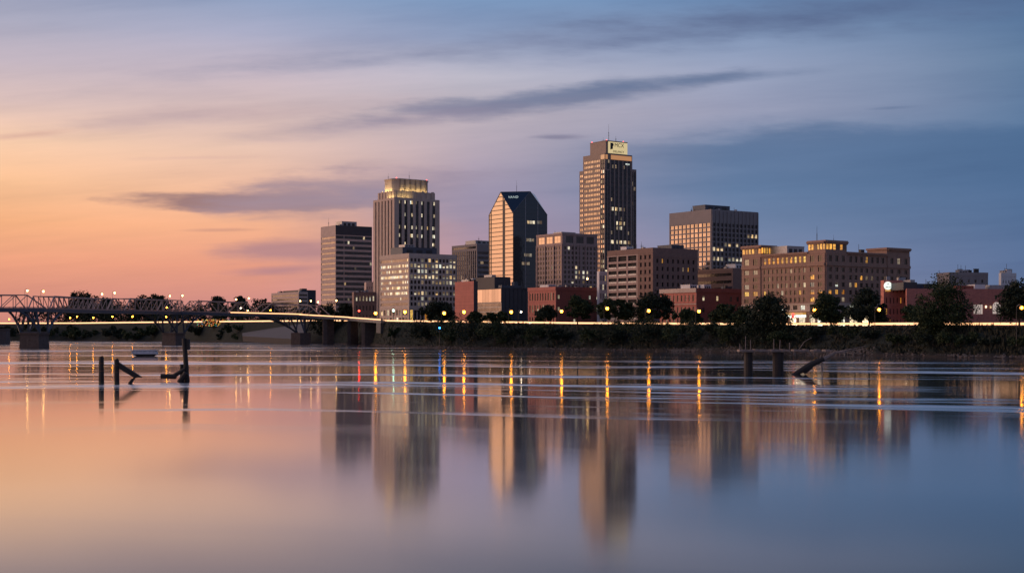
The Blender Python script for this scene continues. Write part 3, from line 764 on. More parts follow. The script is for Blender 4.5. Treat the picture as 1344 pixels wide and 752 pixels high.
B.mast(2, B.Lv*.3, B.H, 5, .14)
for k in range(8):
    b = MB(); zz = zt/10*(k+1.15)
    for q in range(3): B.fbox(b, fl, tb*(.045+.32*q), tb*(.045+.32*q)+tb*.26, -.25, -.1, zz, zz+.9, 'grey_metal')
    b.build('balcony_rail', B.root)
B.done()

# --- small pale block
B = Bld('pale_house', 'small pale narrow block squeezed against the open-bay loft building', 783.5, 786.5, 800, 357, 860, 'white_paint')
B.core(); fr = B.face('R'); B.facade(fr, B.Lu, 0, B.H-1, 6, 4, .5, .6, lambda i, j: pick(('lit', .2), ('pane', 1)), 'single', .06); B.solid(fr, B.Lu, B.H-1, B.H+.4, o=.1)
B.solid(B.face('L'), B.Lv, 0, B.H+.4); B.done()

# --- brick row, left of the trees
B = Bld('brick_warehouse', 'long two-storey dark red brick warehouse with narrow tall front windows', 693, 729.5, 797, 377.5, 850, 'red_brick')
B.core(); fr, fl = B.face('R'), B.face('L'); z1 = B.z(381)
B.facade(fl, B.Lv, 0, z1, 3, 10, .5, .62, lambda i, j: 'lit' if (j == 1 and rnd() < .4) else pick(('dim', .08), ('pane', 1)), 'single', .03, m='pink_brick')
B.facade(fr, B.Lu, 0, z1, 3, 7, .2, .42, lambda i, j: pick(('lit', .35), ('pane', 1)) if rnd() < .55 else None, 'single', .04) if False else None
for i, j in ((0,2),(0,1),(2,2),(4,2),(5,1),(5,2),(2,0)): B.wins.append(((fr[0], fr[1], fr[2]), B.Lu*(.06+.15*i), z1*(j+.3)/3, 1.3, 2.2, 'lit' if (i, j) != (2,2) else 'pane'))
B.fbox(B.w, fr, .004, B.Lu, -.6, -.34, 0, z1, 'red_brick')
B.solid(fl, B.Lv, z1, B.H+.6, 'pink_brick', o=.25); B.solid(fr, B.Lu, z1, B.H+.6, o=.0)
B.unit(B.Lu*.02, B.Lu*.16, B.Lv*.3, B.Lv*.6, B.H, B.H+1.8, 'white_paint')
B.done()

# --- modern low building with a glass front
B = Bld('brick_end_block', 'plain block with a blank pink brick end wall right of the pale mid-rise', 597, 621.8, 627, 370, 890, 'pink_brick')
B.core(); fr, fl = B.face('R'), B.face('L'); B.solid(fl, B.Lv, 0, B.H+.5); B.solid(fr, B.Lu, 0, B.H+.5, 'dark_cladding'); B.fbox(B.w, fl, .2, B.Lv-.2, -.1, .06, B.H*.62, B.H*.64, 'pink_brick')
B.unit(1, B.Lu*.8, B.Lv*.3, B.Lv*.7, B.H, B.H+1.5); B.done()
B = Bld('glass_hall', 'low modern hall, glass front catching orange light and black right side', 624, 658, 691.5, 378, 960, 'dark_cladding')
B.core(); fr, fl = B.face('R'), B.face('L')
B.facade(fl, B.Lv, B.H*.62, B.H-.2, 1, 8, 1, .92, lambda i, j: 'mirror_glass', 'ribbon', .01, pn='glass_front')
B.facade(fl, B.Lv, 3.6, B.H*.62, 4, 8, 1, .86, lambda i, j: 'dim' if rnd() < .06 else 'pale_pane', 'ribbon', .01, m='grey_metal', pn='glass_front')
B.facade(fl, B.Lv, 0, 3.6, 1, 6, .85, .75, lambda i, j: pick(('shop', .45), ('dim', .4), ('pane', 1)), 'single', .02)
B.facade(fr, B.Lu, 0, B.H-.4, 1, 6, .9, .96, lambda i, j: 'dark_cladding', 'strip', .01)
B.solid(fr, B.Lu, B.H-.4, B.H+.3)
b = MB(); b.box(2, B.Lu*.72, B.Lv*.35, B.Lv*1.2, B.H-.3, B.z(364, 20), 'dark_cladding'); b.box(3, B.Lu*.3, B.Lv*.5, B.Lv*.8, B.z(364, 20)+.01, B.z(361, 20), 'grey_metal'); b.build('upper_hall', B.root)
b = MB(); b.box(1, B.Lu*.8, 1, 5, B.H+.31, B.H+2, 'blue_steel'); b.box(B.Lu*.55, B.Lu*.7, 1.5, 4.5, B.H+2.01, B.H+4.5, 'blue_steel'); b.build('rooftop_plant', B.root)
B.mast(4, 2, B.H+2, 4, .12); B.done()

# --- brick row, right
B = Bld('brick_rowhouse', 'three-storey red brick block with pale cornice below the gold grid tower', 866, 914, 974, 379, 720, 'red_brick')
B.core(); fr, fl = B.face('R'), B.face('L'); z1 = B.z(383.5)
B.facade(fl, B.Lv, 0, z1, 3, 9, .42, .52, lambda i, j: pick(('dim', .12), ('pale_pane', .5), ('pane', 1)), 'single', .03, m='pink_brick')
B.fbox(B.w, fr, .004, B.Lu, -.6, -.34, 0, z1, 'red_brick')
for i, j, k in ((0,2,'lit'),(2,2,'lit'),(4,2,'pale_pane'),(5,2,'pane'),(0,1,'pane'),(2,1,'pane'),(2,0,'lit'),(4,1,'pane'),(5,1,'pane')): B.wins.append((fr, B.Lu*(.16+.15*i), z1*(j+.3)/3, 1.3, 2.3, k))
B.solid(fl, B.Lv, z1, B.H+.4, 'pale_concrete', o=.35); B.solid(fr, B.Lu, z1, B.H+.4, o=0)
for j in (1, 2): B.fbox(B.w, fl, .01, B.Lv, -.2, .2, z1*j/3-.2, z1*j/3+.2, 'pale_concrete')
B.unit(2, 7, B.Lv*.25, B.Lv*.5, B.H, B.H+2.2, 'white_paint'); B.unit(B.Lu*.4, B.Lu*.55, 8, 14, B.H, B.H+2.4, 'white_paint'); B.unit(B.Lu*.8, B.Lu*.9, 4, 9, B.H, B.H+1.6, 'blue_steel')
B.done()
B = Bld('brown_block', 'plain dark brown block behind the right brick row, under the grid tower', 905, 962, 985, 353, 840, 'brown_brick')
B.core(); fl, fr = B.face('L'), B.face('R'); B.facade(fl, B.Lv, 0, B.H-1, 8, 12, 1, .4, lambda i, j: 'pane', 'ribbon', .03); B.solid(fl, B.Lv, B.H-1, B.H+.6, o=.1); B.solid(fr, B.Lu, 0, B.H+.6)
B.unit(4, 12, 2, 10, B.H, B.H+3, 'white_paint'); B.done()

# --- hotel
B = Bld('grand_hotel', 'large brown brick hotel with corner pavilions and orange lit attic windows', 974.5, 1083.5, 1193.5, 331, 660, 'hotel_brick')
Lu, Lv, H = B.Lu, B.Lv, B.H
B.core(); z_c = B.z(345.5); z_s = B.z(407); z_m = B.z(397.5)
def secL(p0, p1, o=0.): a, b_ = B.tv(p0), B.tv(p1); return (Vector((-o, a)), Vector((0,-1)), Vector((-1,0))), a-b_
def secR(p0, p1, o=0.): a, b_ = B.tu(p0), B.tu(p1); return (Vector((a, -o)), Vector((1,0)), Vector((0,-1))), b_-a
def hotel(sec, cols, o, top, attic, pl, fw=.52):
    fc, Wd = sec
    ch = lambda i, j: 'amber' if (j == 1 and rnd() < pl) else pick(('amber', .035), ('lit', .02), ('dim', .08), ('pane', 1))
    if o: B.fbox(B.w, fc, 0, Wd, -.8, -.38, 0, top, 'hotel_brick')
    B.facade(fc, Wd, z_m, z_c-1, 5, cols, fw, .58, ch, 'single', .035)
    B.facade(fc, Wd, z_c+.3, B.z(333), 1, cols, fw, .68, lambda i, j: 'amber' if attic and rnd() < attic else pick(('dim', .1), ('pane', 1)), 'single', .035)
    B.facade(fc, Wd, z_s, z_m-.5, 1, max(2, cols*2//3), .6, .7, lambda i, j: pick(('cool', .4), ('pane', 1)), 'single', .04, m='pale_concrete')
    B.facade(fc, Wd, 0, z_s-.5, 1, max(2, cols//2), .72, .7, lambda i, j: pick(('shop', .7), ('pane', 1)), 'single', .04, sill=.3)
    B.fbox(B.w, fc, .01, Wd-.01, -.5, .25, z_m-.5, z_m, 'pale_concrete'); B.fbox(B.w, fc, .01, Wd-.01, -.5, .3, z_s-.5, z_s, 'pale_concrete')
    B.fbox(B.w, fc, .01, Wd-.01, -.5, .45, z_c-1, z_c+.3, 'hotel_brick')
    B.fbox(B.w, fc, .01, Wd-.01, -.5, .08, B.z(333), H-.3, 'hotel_brick')
    b = MB(); B.fbox(b, fc, -.1, Wd+.1, -.6, .9, top-.28, top+.35, 'hotel_brick'); B.fbox(b, fc, 0, Wd, -.6, .5, top-.9, top-.29, 'hotel_brick'); b.build('cornice', B.root)
hotel(secL(974.5, 999, .5), 2, .5, B.z(323.5, 30), 0, .9); hotel(secL(999, 1061), 10, 0, H+.3, 1., .05); hotel(secL(1061, 1083.5, .5), 2, .5, B.z(317.5), .2, .8)
hotel(secR(1083.5, 1111, .5), 3, .5, B.z(317.5), .15, .95, .46); hotel(secR(1111, 1164), 7, 0, H+.3, .1, .08, .46); hotel(secR(1164, 1193.5, .5), 3, .5, B.z(327.5, 30), 0, .1, .42)
def pavilion(x0, x1, y0, y1, zt, o=.5, nR=6, nL=6, litp=.8):
    b = MB(); b.box(x0-o+.3, x1, y0-o+.3, y1, H-.4, zt, 'hotel_brick'); b.box(x0-o-.3, x1+.3, y0-o-.3, y1+.3, zt+.02, zt+.9, 'hotel_brick')
    pv = b.build('roof_pavilion', B.root)
    for fc, Wd, n in (((Vector((x0-o+.3, y0-o+.3)), Vector((1,0)), Vector((0,-1))), x1-x0, nR), ((Vector((x0-o+.3, y1)), Vector((0,-1)), Vector((-1,0))), y1-y0+o-.3, nL)):
        for k in range(n):
            w = Wd/n; mt = 'amber' if rnd() < litp else 'pane'
            q = MB(); B.fbox(q, fc, w*(k+.18), w*(k+.82), -.1, .06, H+(zt-H)*.3, zt-.35, mt); q.build('attic_window', pv)
pavilion(0, B.tu(1111), 0, B.tv(1061), B.z(317.5))
pavilion(0, 10, B.tv(999), B.tv(974.5), B.z(323.5, 30))
pavilion(B.tu(1164), Lu, 0, 12, B.z(327.5, 25), nR=0, nL=0)
B.unit(Lu*.1, Lu*.3, Lv*.55, Lv*.8, H, H+4.5, 'grey_metal'); B.mast(4, 9, B.z(317), 8, .16, 'flagpole', False); B.mast(B.tu(1107), 6, B.z(317), 4, .1, arms=False); B.mast(B.tu(1180), 4, B.z(327), 2.5, .1)
b = MB(); p = B.face('L'); tA, tBv = B.tv(1032), B.tv(1058); B.fbox(b, (Vector((0, tA)), Vector((0,-1)), Vector((-1,0))), 0, tA-tBv, 0, 2.2, B.z(412.5), B.z(409.8), 'sign_amber'); aw = b.build('awning', B.root)
b = MB(); B.fbox(b, (Vector((0, tA)), Vector((0,-1)), Vector((-1,0))), (tA-tBv)*.48, (tA-tBv)*.58, 2.21, 2.6, B.z(417), B.z(410.5), 'sign_red'); b.build('red_sign', B.root)
b = MB(); B.fbox(b, (Vector((0, tA)), Vector((0,-1)), Vector((-1,0))), 0, tA-tBv, .05, .3, B.z(416), B.z(413), 'shop'); b.build('shopfront', B.root)
B.done()

# --- pink brick buildings at right
B = Bld('brick_store', 'narrow red brick store with a round glowing white sign at its top', 1156, 1160, 1191, 369.5, 575, 'pink_brick', th=R(8))
B.core(); fr, fl = B.face('R'), B.face('L')
B.facade(fr, B.Lu, 0, B.H-1, 4, 6, .32, .5, lambda i, j: pick(('amber', .12), ('pane', 1)), 'single', .05); B.solid(fr, B.Lu, B.H-1, B.H+.5, o=.15); B.solid(fl, B.Lv, 0, B.H+.5)
def disc(b):
    c_ = Vector((B.tu(1165), 0, B.z(375))); n = 20; r = 1.65
    b.prism([(0,0)]*3, 0, 0, 'sign_white') if False else None
    ring = [(c_.x+r*math.cos(2*math.pi*k/n), c_.z+r*math.sin(2*math.pi*k/n)) for k in range(n)]
    for yy in (-.5, -.1): b.face([(x, yy, z) for x, z in (ring if yy < -.3 else ring[::-1])], 'sign_white')
    for k in range(n):
        q = (k+1) % n; b.face([(ring[k][0], -.5, ring[k][1]), (ring[k][0], -.1, ring[k][1]), (ring[q][0], -.1, ring[q][1]), (ring[q][0], -.5, ring[q][1])], 'sign_white')
    b.box(c_.x-1, c_.x+1.1, -.45, -.1, c_.z-2.3, c_.z-1.5, 'sign_amber')
ds = B.part('round_sign', disc)
text('lettering', 'BALTIC', .72, 'dark_metal', ds, (B.tu(1165)+.2, -.56, B.z(375)-.62), (R(90), 0, 0)); text('emblem', 'A', .9, 'dark_metal', ds, (B.tu(1165), -.56, B.z(375)+.7), (R(90), 0, 0))
B.done()
B = Bld('brick_hall', 'wide low red brick hall with two big pale lit windows, one arched', 1187.5, 1190, 1362, 380, 560, 'pink_brick', th=R(8))
B.core(); fr = B.face('R')
wn = [(1278, 1290.5, 399.2, 412), (1303, 1313, 396, 411.5)]
b1 = B.tu(1278); e = 0
B.fbox(B.w, fr, .004, B.tu(1278), -.5, 0, 0, B.H+.4, 'pink_brick'); B.fbox(B.w, fr, B.tu(1290.5), B.tu(1303), -.5, 0, 0, B.H+.4, 'pink_brick'); B.fbox(B.w, fr, B.tu(1313), B.Lu, -.5, 0, 0, B.H+.4, 'pink_brick')
for a_, c_, ya, yb in wn:
    k = .975
    B.fbox(B.w, fr, B.tu(a_), B.tu(c_), -.5, -.01, B.z(ya), B.H+.38, 'pink_brick'); B.fbox(B.w, fr, B.tu(a_), B.tu(c_), -.5, -.01, 0, B.z(yb), 'pink_brick')
glow('big_window', (1., .78, .66), .42)
b = MB(); B.fbox(b, fr, B.tu(1278)+.1, B.tu(1290.5)-.1, -.42, -.3, B.z(412)+.05, B.z(399.2)-.05, 'big_window')
for k in range(1, 4): B.fbox(b, fr, B.tu(1278)+k*1-.05, B.tu(1278)+k*1+.05, -.299, -.2, B.z(412), B.z(399.2), 'grey_metal')
b.build('big_window', B.root)
def arch(b):
    c0, c1 = B.tu(1303), B.tu(1313); r = (c1-c0)/2; zs_ = B.z(396)-r; n = 12
    pts = [(c0, B.z(411.5)), (c1, B.z(411.5))] + [((c0+c1)/2+r*math.cos(math.pi*k/n), zs_+r*math.sin(math.pi*k/n)) for k in range(n+1)]
    b.face([(x, -.004, z) for x, z in pts], 'big_window')
    b.box((c0+c1)/2-.05, (c0+c1)/2+.05, -.06, -.01, B.z(411.5), B.z(396), 'grey_metal')
B.part('arched_window', arch)
for pxx in (1294, 1300):
    b = MB(); B.fbox(b, fr, B.tu(pxx)-.25, B.tu(pxx)+.25, .01, .4, B.z(404), B.z(401), 'lamp_white' if False else 'shop'); b.build('wall_lantern', B.root)
b = MB(); b.box(B.tu(1190), B.tu(1208), 3, 16, B.H, B.z(370), 'dark_cladding'); b.box(B.tu(1208)+.05, B.tu(1235), 6, 20, B.H, B.z(371.5), 'blue_steel'); b.box(B.tu(1206), B.tu(1212), 8, 16, B.z(371.5)+.02, B.z(366), 'grey_metal'); b.build('roof_structure', B.root)
b = MB(); b.box(B.tu(1262), B.tu(1284), 4, 10, B.H, B.z(374), 'red_brick'); b.box(B.tu(1284)+.05, B.tu(1298), 3, 10, B.H, B.z(372.5), 'white_paint'); b.box(B.tu(1305), B.tu(1340), 4, 12, B.H, B.z(373), 'grey_metal'); b.build('roof_structure', B.root)
B.done()
for nm, lb, p0, p1, p2, yt, D_, mt, hh in (('grey_warehouse', 'grey flat-topped warehouse rising behind the low red brick hall', 1230, 1246, 1297, 359, 660, 'grey_concrete', 6),
        ('white_warehouse', 'small white boxy building at the right behind the red brick hall', 1311, 1314, 1334, 360, 650, 'white_paint', 3),
        ('corner_house', 'small brick house with a row of lit windows left of the pale mid-rise', 462, 464.5, 498, 384, 1222, 'brown_brick', 4),
        ('beige_annex', 'plain beige annex block between the banded slab and the stone tower', 478, 480.5, 494.5, 371, 1262, 'tan_concrete', 3)):
    B = Bld(nm, lb, p0, p1, p2, yt, D_, mt, th=R(12)); B.core(); fr, fl = B.face('R'), B.face('L')
    if nm == 'corner_house': B.facade(fr, B.Lu, 0, B.H-1, 3, 7, .4, .5, lambda i, j: 'lit' if j == 2 and rnd() < .8 else 'pane', 'single', .04)
    else: B.facade(fr, B.Lu, 0, B.H-1, 5, 5, .3, .3, lambda i, j: 'pane' if rnd() < .5 else 'pale_pane', 'single', .06)
    B.solid(fr, B.Lu, B.H-1, B.H+.6, o=.1); B.solid(fl, B.Lv, 0, B.H+.6)
    B.unit(B.Lu*.3, B.Lu*.55, 2, 5, B.H, B.H+1.6); B.done()
# far low office at the bridge end
B = Bld('bridgehead_office', 'low striped office with darker upper wing beyond the end of the truss bridge', 356, 392, 404, 383.5, 1560, 'tan_concrete')
B.core(); fr, fl = B.face('R'), B.face('L')
B.facade(fl, B.Lv, 0, B.H-1, 8, 10, 1, .45, lambda i, j: 'pane', 'ribbon', .03); B.facade(fr, B.Lu, 0, B.H-1, 8, 4, 1, .45, lambda i, j: 'pane', 'ribbon', .05)
B.solid(fl, B.Lv, B.H-1, B.H+.5); B.solid(fr, B.Lu, B.H-1, B.H+.5)
b = MB(); b.box(8, B.tu(420), 10, B.Lv*.8, 0, B.z(380), 'dark_cladding'); b.box(10, 16, 12, 18, B.z(380)+.02, B.z(378), 'dark_cladding'); b.build('upper_wing', B.root)
B.done()

LAMPS = ('lamp_amber', 'lamp_pale', 'lamp_red', 'lamp_green', 'lamp_white', 'lamp_blue', 'light_strip', 'head_lamp')
for nm, m in MATS.items():
    if nm not in LAMPS: m.cycles.emission_sampling = 'NONE'
# ------------------------------------------------------------------ bridge
BP = [(-420, 700, 19.5), (-120, 770, 21.6), (45, 830, 22.9), (228, 1080, 25.3), (395, 1160, 24.0), (470, 1130, 21.0), (512, 1010, 17.9)]
def bpt(px):
    k = [p[0] for p in BP]; D = float(np.interp(px, k, [p[1] for p in BP])); z = float(np.interp(px, k, [p[2] for p in BP]))
    return Vector((X(px, D), D, z))
def bframe(px):
    a, b = bpt(px-4), bpt(px+4); T = (b-a).normalized(); N = Vector((-T.y, T.x, 0)).normalized(); return bpt(px), T, N
br = thing('truss_bridge', 'long steel truss bridge on stone piers crossing the river at left', 'bridge', (X(45, 830), 830, 0))
O = Vector((X(45, 830), 830, 0))
def bq(px, side, dz): p, T, N = bframe(px); q = p+N*side-O; return Vector((q.x, q.y, q.z+dz))
mb = MB(); xs = list(range(-420, 513, 8))
if xs[-1] != 512: xs.append(512)
for a, b in zip(xs[:-1], xs[1:]):
    mb.hexa([bq(a,-7,-1.9), bq(b,-7,-1.9), bq(b,7,-1.9), bq(a,7,-1.9), bq(a,-7,0), bq(b,-7,0), bq(b,7,0), bq(a,7,0)], 'blue_steel')
    mb.face([bq(a,-6.4,.02), bq(b,-6.4,.02), bq(b,6.4,.02), bq(a,6.4,.02)], 'asphalt')
mb.build('deck', br)
mb = MB()
for side in (-6.9, 6.9):
    for a, b in zip(xs[:-1], xs[1:]):
        mb.tube(bq(a,side,1.1), bq(b,side,1.1), .09, 'truss_steel', n=4); mb.tube(bq(a,side,.6), bq(b,side,.6), .07, 'truss_steel', n=4)
        mb.tube(bq(a,side,0), bq(a,side,1.15), .1, 'truss_steel', n=4)
mb.build('railing', br)
def truss(p0, p1, h):
    mb = MB(); Lm = (bpt(p1)-bpt(p0)).length; n = max(6, int(round(Lm/9))); ps = [p0+(p1-p0)*k/n for k in range(n+1)]
    for side in (-6.2, 6.2):
        for k in range(n):
            mb.tube(bq(ps[k],side,.3), bq(ps[k+1],side,.3), .35, 'truss_steel', n=4)
            if 0 < k < n-1: mb.tube(bq(ps[k],side,h), bq(ps[k+1],side,h), .42, 'truss_steel', n=4)
            if 0 < k: mb.tube(bq(ps[k],side,.3), bq(ps[k],side,h), .24, 'truss_steel', n=4)
        mb.tube(bq(ps[0],side,.3), bq(ps[1],side,h), .42, 'truss_steel', n=4); mb.tube(bq(ps[n],side,.3), bq(ps[n-1],side,h), .42, 'truss_steel', n=4)
        for k in range(1, n-1):
            a, b = (ps[k], ps[k+1]) if k < n/2 else (ps[k+1], ps[k])
            mb.tube(bq(a,side,h), bq(b,side,.3), .24, 'truss_steel', n=4)
    for k in range(1, n): mb.tube(bq(ps[k],-6.2,h), bq(ps[k],6.2,h), .2, 'truss_steel', n=4)
    for k in range(1, n-1): mb.tube(bq(ps[k],-6.2,h), bq(ps[k+1],6.2,h), .12, 'truss_steel', n=4)
    mb.build('truss_span', br)
for a, b, h in ((-290, -125, 8), (-120, 46.5, 7.8), (51, 147, 7.6), (152, 238, 8.6), (242, 331, 8.8), (335, 428, 8.4)): truss(a, b, h)
def haunch(px, wl, wr, zc, hw):
    mb = MB(); p, T, N = bframe(px)
    for side in (-6, 6):
        for s_, w in ((-1, wl), (1, wr)):
            if not w: continue
            d = (bpt(px+s_*w)-p).length
            e = bq(px+s_*w, side, -1.6); pc = p-O
            f = Vector((pc.x, pc.y, zc)) + N*side + T*(s_*hw)
            c1 = e.lerp(f, .55); c1.z = e.z-.22*(e.z-f.z)
            bz = lambda q: e*(1-q)**2+c1*(2*q*(1-q))+f*q*q
            for q in range(5): mb.tube(bz(q/5), bz((q+1)/5), .75, 'blue_steel', n=5)
            for k in (.5, .78):
                g = bq(px+s_*(w*(1-k)+w*.25*k), side, -1.6); q = bz(k); mb.tube(g, q, .34, 'blue_steel', n=4)
            mb.tube(bq(px+s_*w*.25, side, -1.6), bz(.6), .34, 'blue_steel', n=4)
            mb.tube(bq(px+s_*w*.18, side, -1.6), f, .75, 'blue_steel', n=4)
    for s_ in (-1, 1):
        pc = p-O; a = Vector((pc.x, pc.y, zc+.4))+T*(s_*hw); mb.tube(a-N*6, a+N*6, .5, 'blue_steel', n=4)
    mb.build('pier_bracing', br)
def pier(px, zc, w, dp, zb=-2.5, k=.9):
    p, T, N = bframe(px); mb = MB(); c = p-O
    def poly(sx, sy): return [(c.x+T.x*a*sx+N.x*b*sy, c.y+T.y*a*sx+N.y*b*sy) for a, b in ((-1,-.75),(0,-1.15),(1,-.75),(1,.75),(0,1.15),(-1,.75))]
    mb.prism(poly(w/2, dp), zb, zc-.9, 'old_stone', k); mb.prism(poly(w/2*1.0, dp*1.0), zc-.89, zc, 'old_stone'); mb.build('pier', br)
pier(45, 8.9, 12.6, 8.5); haunch(45, 26, 24, 8.9, 4.6)
pier(228, 9.3, 13.6, 8.5); haunch(228, 30, 32, 9.3, 4.8)
pier(395, 9.6, 15, 8, -1, 1.); haunch(395, 52, 10, 9.6, 3.5)
pier(-150, 8.6, 12, 8.5); haunch(-150, 26, 26, 8.6, 4.5)
pier(431, 21.0, 4.6, 6, -1, 1.); pier(463, 19.2, 3.2, 6, -1, 1.); pier(486, 17.2, 3., 6, -1, 1.)
mb = MB()
for a, b in ((506, 511.5),):
    mb.hexa([bq(a,-6.8,-9), bq(b,-6.8,-9), bq(b,6.8,-9), bq(a,6.8,-9), bq(a,-6.8,-1.95), bq(b,-6.8,-1.95), bq(b,6.8,-1.95), bq(a,6.8,-1.95)], 'wet_rock')
mb.build('abutment', br)
# car light trails as glowing strips: town end of the deck, added road rail
def strip(pts, parent, nm, base, h=.42, w=.12, m='light_strip'):
    mb = MB()
    for a, b in zip(pts[:-1], pts[1:]):
        a = Vector(a); b = Vector(b); d = (b-a); n = Vector((-d.y, d.x, 0)).normalized()*w
        up = Vector((0, 0, h*(max(1., (a+base).y/1000)))); mb.hexa([a-n, b-n, b+n, a+n, a-n+up, b-n+up, b+n+up, a+n+up], m)
    return mb.build(nm, parent)
strip([bq(px, -7.15, .25) for px in list(range(296, 512, 8))+[512]], br, 'light_strip', O, .7)  # car light trail along the deck
gr = thing('guardrail', 'car light trail along the riverside road, a warm glowing strip on an added rail', 'guardrail', (X(672, road_d(672)), road_d(672), road_z(672)))
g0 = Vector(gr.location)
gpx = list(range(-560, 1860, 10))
def gp(px, dz): d = road_d(px)-5.2; return Vector((X(px, d), d, road_z(px)+dz)) - g0
mb = MB()
for px in gpx: mb.tube(gp(px, -.1), gp(px, 1.25), .12, 'grey_metal', n=4)
for a, b in zip(gpx[:-1], gpx[1:]): mb.tube(gp(a, 1.3), gp(b, 1.3), .1, 'grey_metal', n=4)
mb.build('rail', gr)  # posts and rail added only to carry the trail strip
strip([gp(px, .45) for px in gpx], gr, 'light_strip', g0, .8)  # car light trail on the added rail

# lone stone pier at the far left
mb = MB(); D = 1230; zt = Z(431.5, D); mb.prism([(-5.5,-4),(0,-7),(5.5,-4),(5.5,6),(-5.5,6)], -2.5, zt-1, 'old_stone', .94); mb.prism([(-5.8,-4.3),(0,-7.3),(5.8,-4.3),(5.8,6.3),(-5.8,6.3)], zt-.99, zt, 'old_stone')
tag(mb.build('stone_pier', None, (X(2, D), D, 0)), 'lone square stone pier standing in the river at the far left edge', 'pier')
mb = MB(); D = 1180; c0 = (X(322, D), D, 0)
zb_ = ground_z(360, bank_d(360)+14)
def at(px, py, D): return Vector((X(px, D), D, Z(py, D)))
# pale concrete ramp under the bridge end
mb = MB(); A = [at(318, 437, 1300), at(400, 424, 1270), at(402, 446, 1180), at(318, 441, 1290)]
mb.hexa([p+Vector((0,4,-5)) for p in (A[3], A[2], A[1], A[0])] + [A[3], A[2], A[1], A[0]], 'wet_rock')
struct(mb.build('concrete_path'))

# ------------------------------------------------------------------ lamps
def lamp(px, D, zg, zb, m, r, label, parent_x=0, arm=1.6, nm='street_lamp', grp='street lamps'):
    o = thing(nm, label, 'street lamp', (X(px, D)-arm, D, zg), 0, grp); h = zb-zg
    b = MB(); b.tube((0,0,-.3), (0,0,h+.5), .14, 'dark_metal', .08); b.tube((0,0,0), (0,0,.8), .24, 'dark_metal', .2); b.build('pole', o)
    b = MB(); b.tube((0,0,h+.45), (arm*.5,0,h+r+.55), .08, 'grey_metal'); b.tube((arm*.5,0,h+r+.55), (arm,0,h+r+.3), .08, 'grey_metal'); b.build('arm', o)
    b = MB(); b.ball((arm,0,h), r, m, 8, 6); b.ball((arm,r*.5,h), r*1.3, 'lamp_glass' if m != 'lamp_white' else 'lamp_white_glass', 12, 8); b.tube((arm,0,h+r*.8), (arm,0,h+r*1.3), r*.7, 'dark_metal', r*.3); b.build('lamp_head', o)  # larger emissive ball behind the bulb imitates its glow
    return o
BL = [(36, 381.5, 'near the left edge of the photo, over the first end post'), (57, 382.5, 'just right of the gap between the first two trusses'), (134, 386, 'above the right end of the second truss'), (150.5, 384.5, 'in the gap before the third truss'),
      (223, 388.5, 'over the right part of the third truss'), (239.5, 388, 'in the gap after the third truss'), (310, 393, 'left one of the pair over the fourth truss end'), (326.5, 391.5, 'right one of the pair over the fourth truss end'),
      (394, 395, 'left one of three at the town end of the bridge'), (408, 395, 'middle one of three at the town end of the bridge'), (417.5, 396.5, 'right one of three at the town end of the bridge'), (441.5, 394.5, 'on the tall grey pole in front of the banded slab')]
for k, (px, py, w) in enumerate(BL):
    p, T, N = bframe(px); s_ = -7.5 if k % 2 else 7.5; q = p+N*s_
    pq = CX+q.x/q.y*F; q2 = bframe(px-(pq-px))[0]+N*s_
    lamp(px, q2.y, q2.z-.5, Z(py, q2.y), 'lamp_pale', .6, 'pale bridge lamp '+w, grp='lamps along the bridge')
for px, zz, mt, lb in ((219, 3.2, 'lamp_amber', 'low amber lamp on the bridge deck inside the third truss'), (316, 4.4, 'lamp_white', 'low white lamp on the bridge deck inside the fourth truss'), (325, 2.6, 'lamp_pale', 'low yellow lamp on the bridge deck beside the white one'), (355, 3.4, 'lamp_amber', 'low amber lamp on the bridge deck left of the striped office')):
    q = bframe(px)[0]; lamp(px, q.y, q.z-.2, q.z+zz, mt, .5, lb, grp='lamps along the bridge')
ST = [(457.5, 411, 'lamp_amber', 'amber street lamp left of the red signal light'), (493, 411, 'lamp_amber', 'amber street lamp between the red signal and the pale mid-rise'), (531.5, 409.5, 'lamp_amber', 'amber street lamp at the foot of the pale mid-rise office'),
      (583, 411, 'lamp_amber', 'amber street lamp seen through the big bush right of the mid-rise'), (609, 409.5, 'lamp_amber', 'amber street lamp before the blank pink end wall'), (671, 409.5, 'lamp_amber', 'amber street lamp before the black wing of the glass hall'),
      (737, 408.5, 'lamp_amber', 'amber street lamp before the long dark red warehouse'), (797, 405, 'lamp_amber', 'amber street lamp among the trees below the loft building'), (851.5, 408, 'lamp_amber', 'amber street lamp seen inside the round tree left of the rowhouse'),
      (917.5, 408.5, 'lamp_amber', 'amber street lamp at the corner of the three-storey brick block'), (1069, 407, 'lamp_amber', 'amber street lamp at the corner of the grand hotel by its red sign'), (1154, 406.5, 'lamp_amber', 'amber street lamp right of the tree before the brick store'),
      (1341, 404, 'lamp_amber', 'amber street lamp in the tree at the right edge of the photo'), (684, 409.5, 'lamp_white', 'small white lamp right of the amber lamp by the black wing'),
      (92, 417, 'lamp_amber', 'amber lamp under the bridge, leftmost of five on the far bank'), (101, 415.5, 'lamp_amber', 'amber lamp under the bridge, second of five on the far bank'), (122.5, 417, 'lamp_amber', 'amber lamp under the bridge, third of five on the far bank'),
      (147.5, 415.5, 'lamp_amber', 'amber lamp under the bridge, fourth of five on the far bank'), (174, 415.5, 'lamp_amber', 'amber lamp under the bridge, rightmost of five on the far bank'),
      (12, 419, 'lamp_amber', 'amber lamp left of the first bridge pier near the left edge'), (218, 416, 'lamp_amber', 'amber lamp inside the bracing of the second bridge pier')]
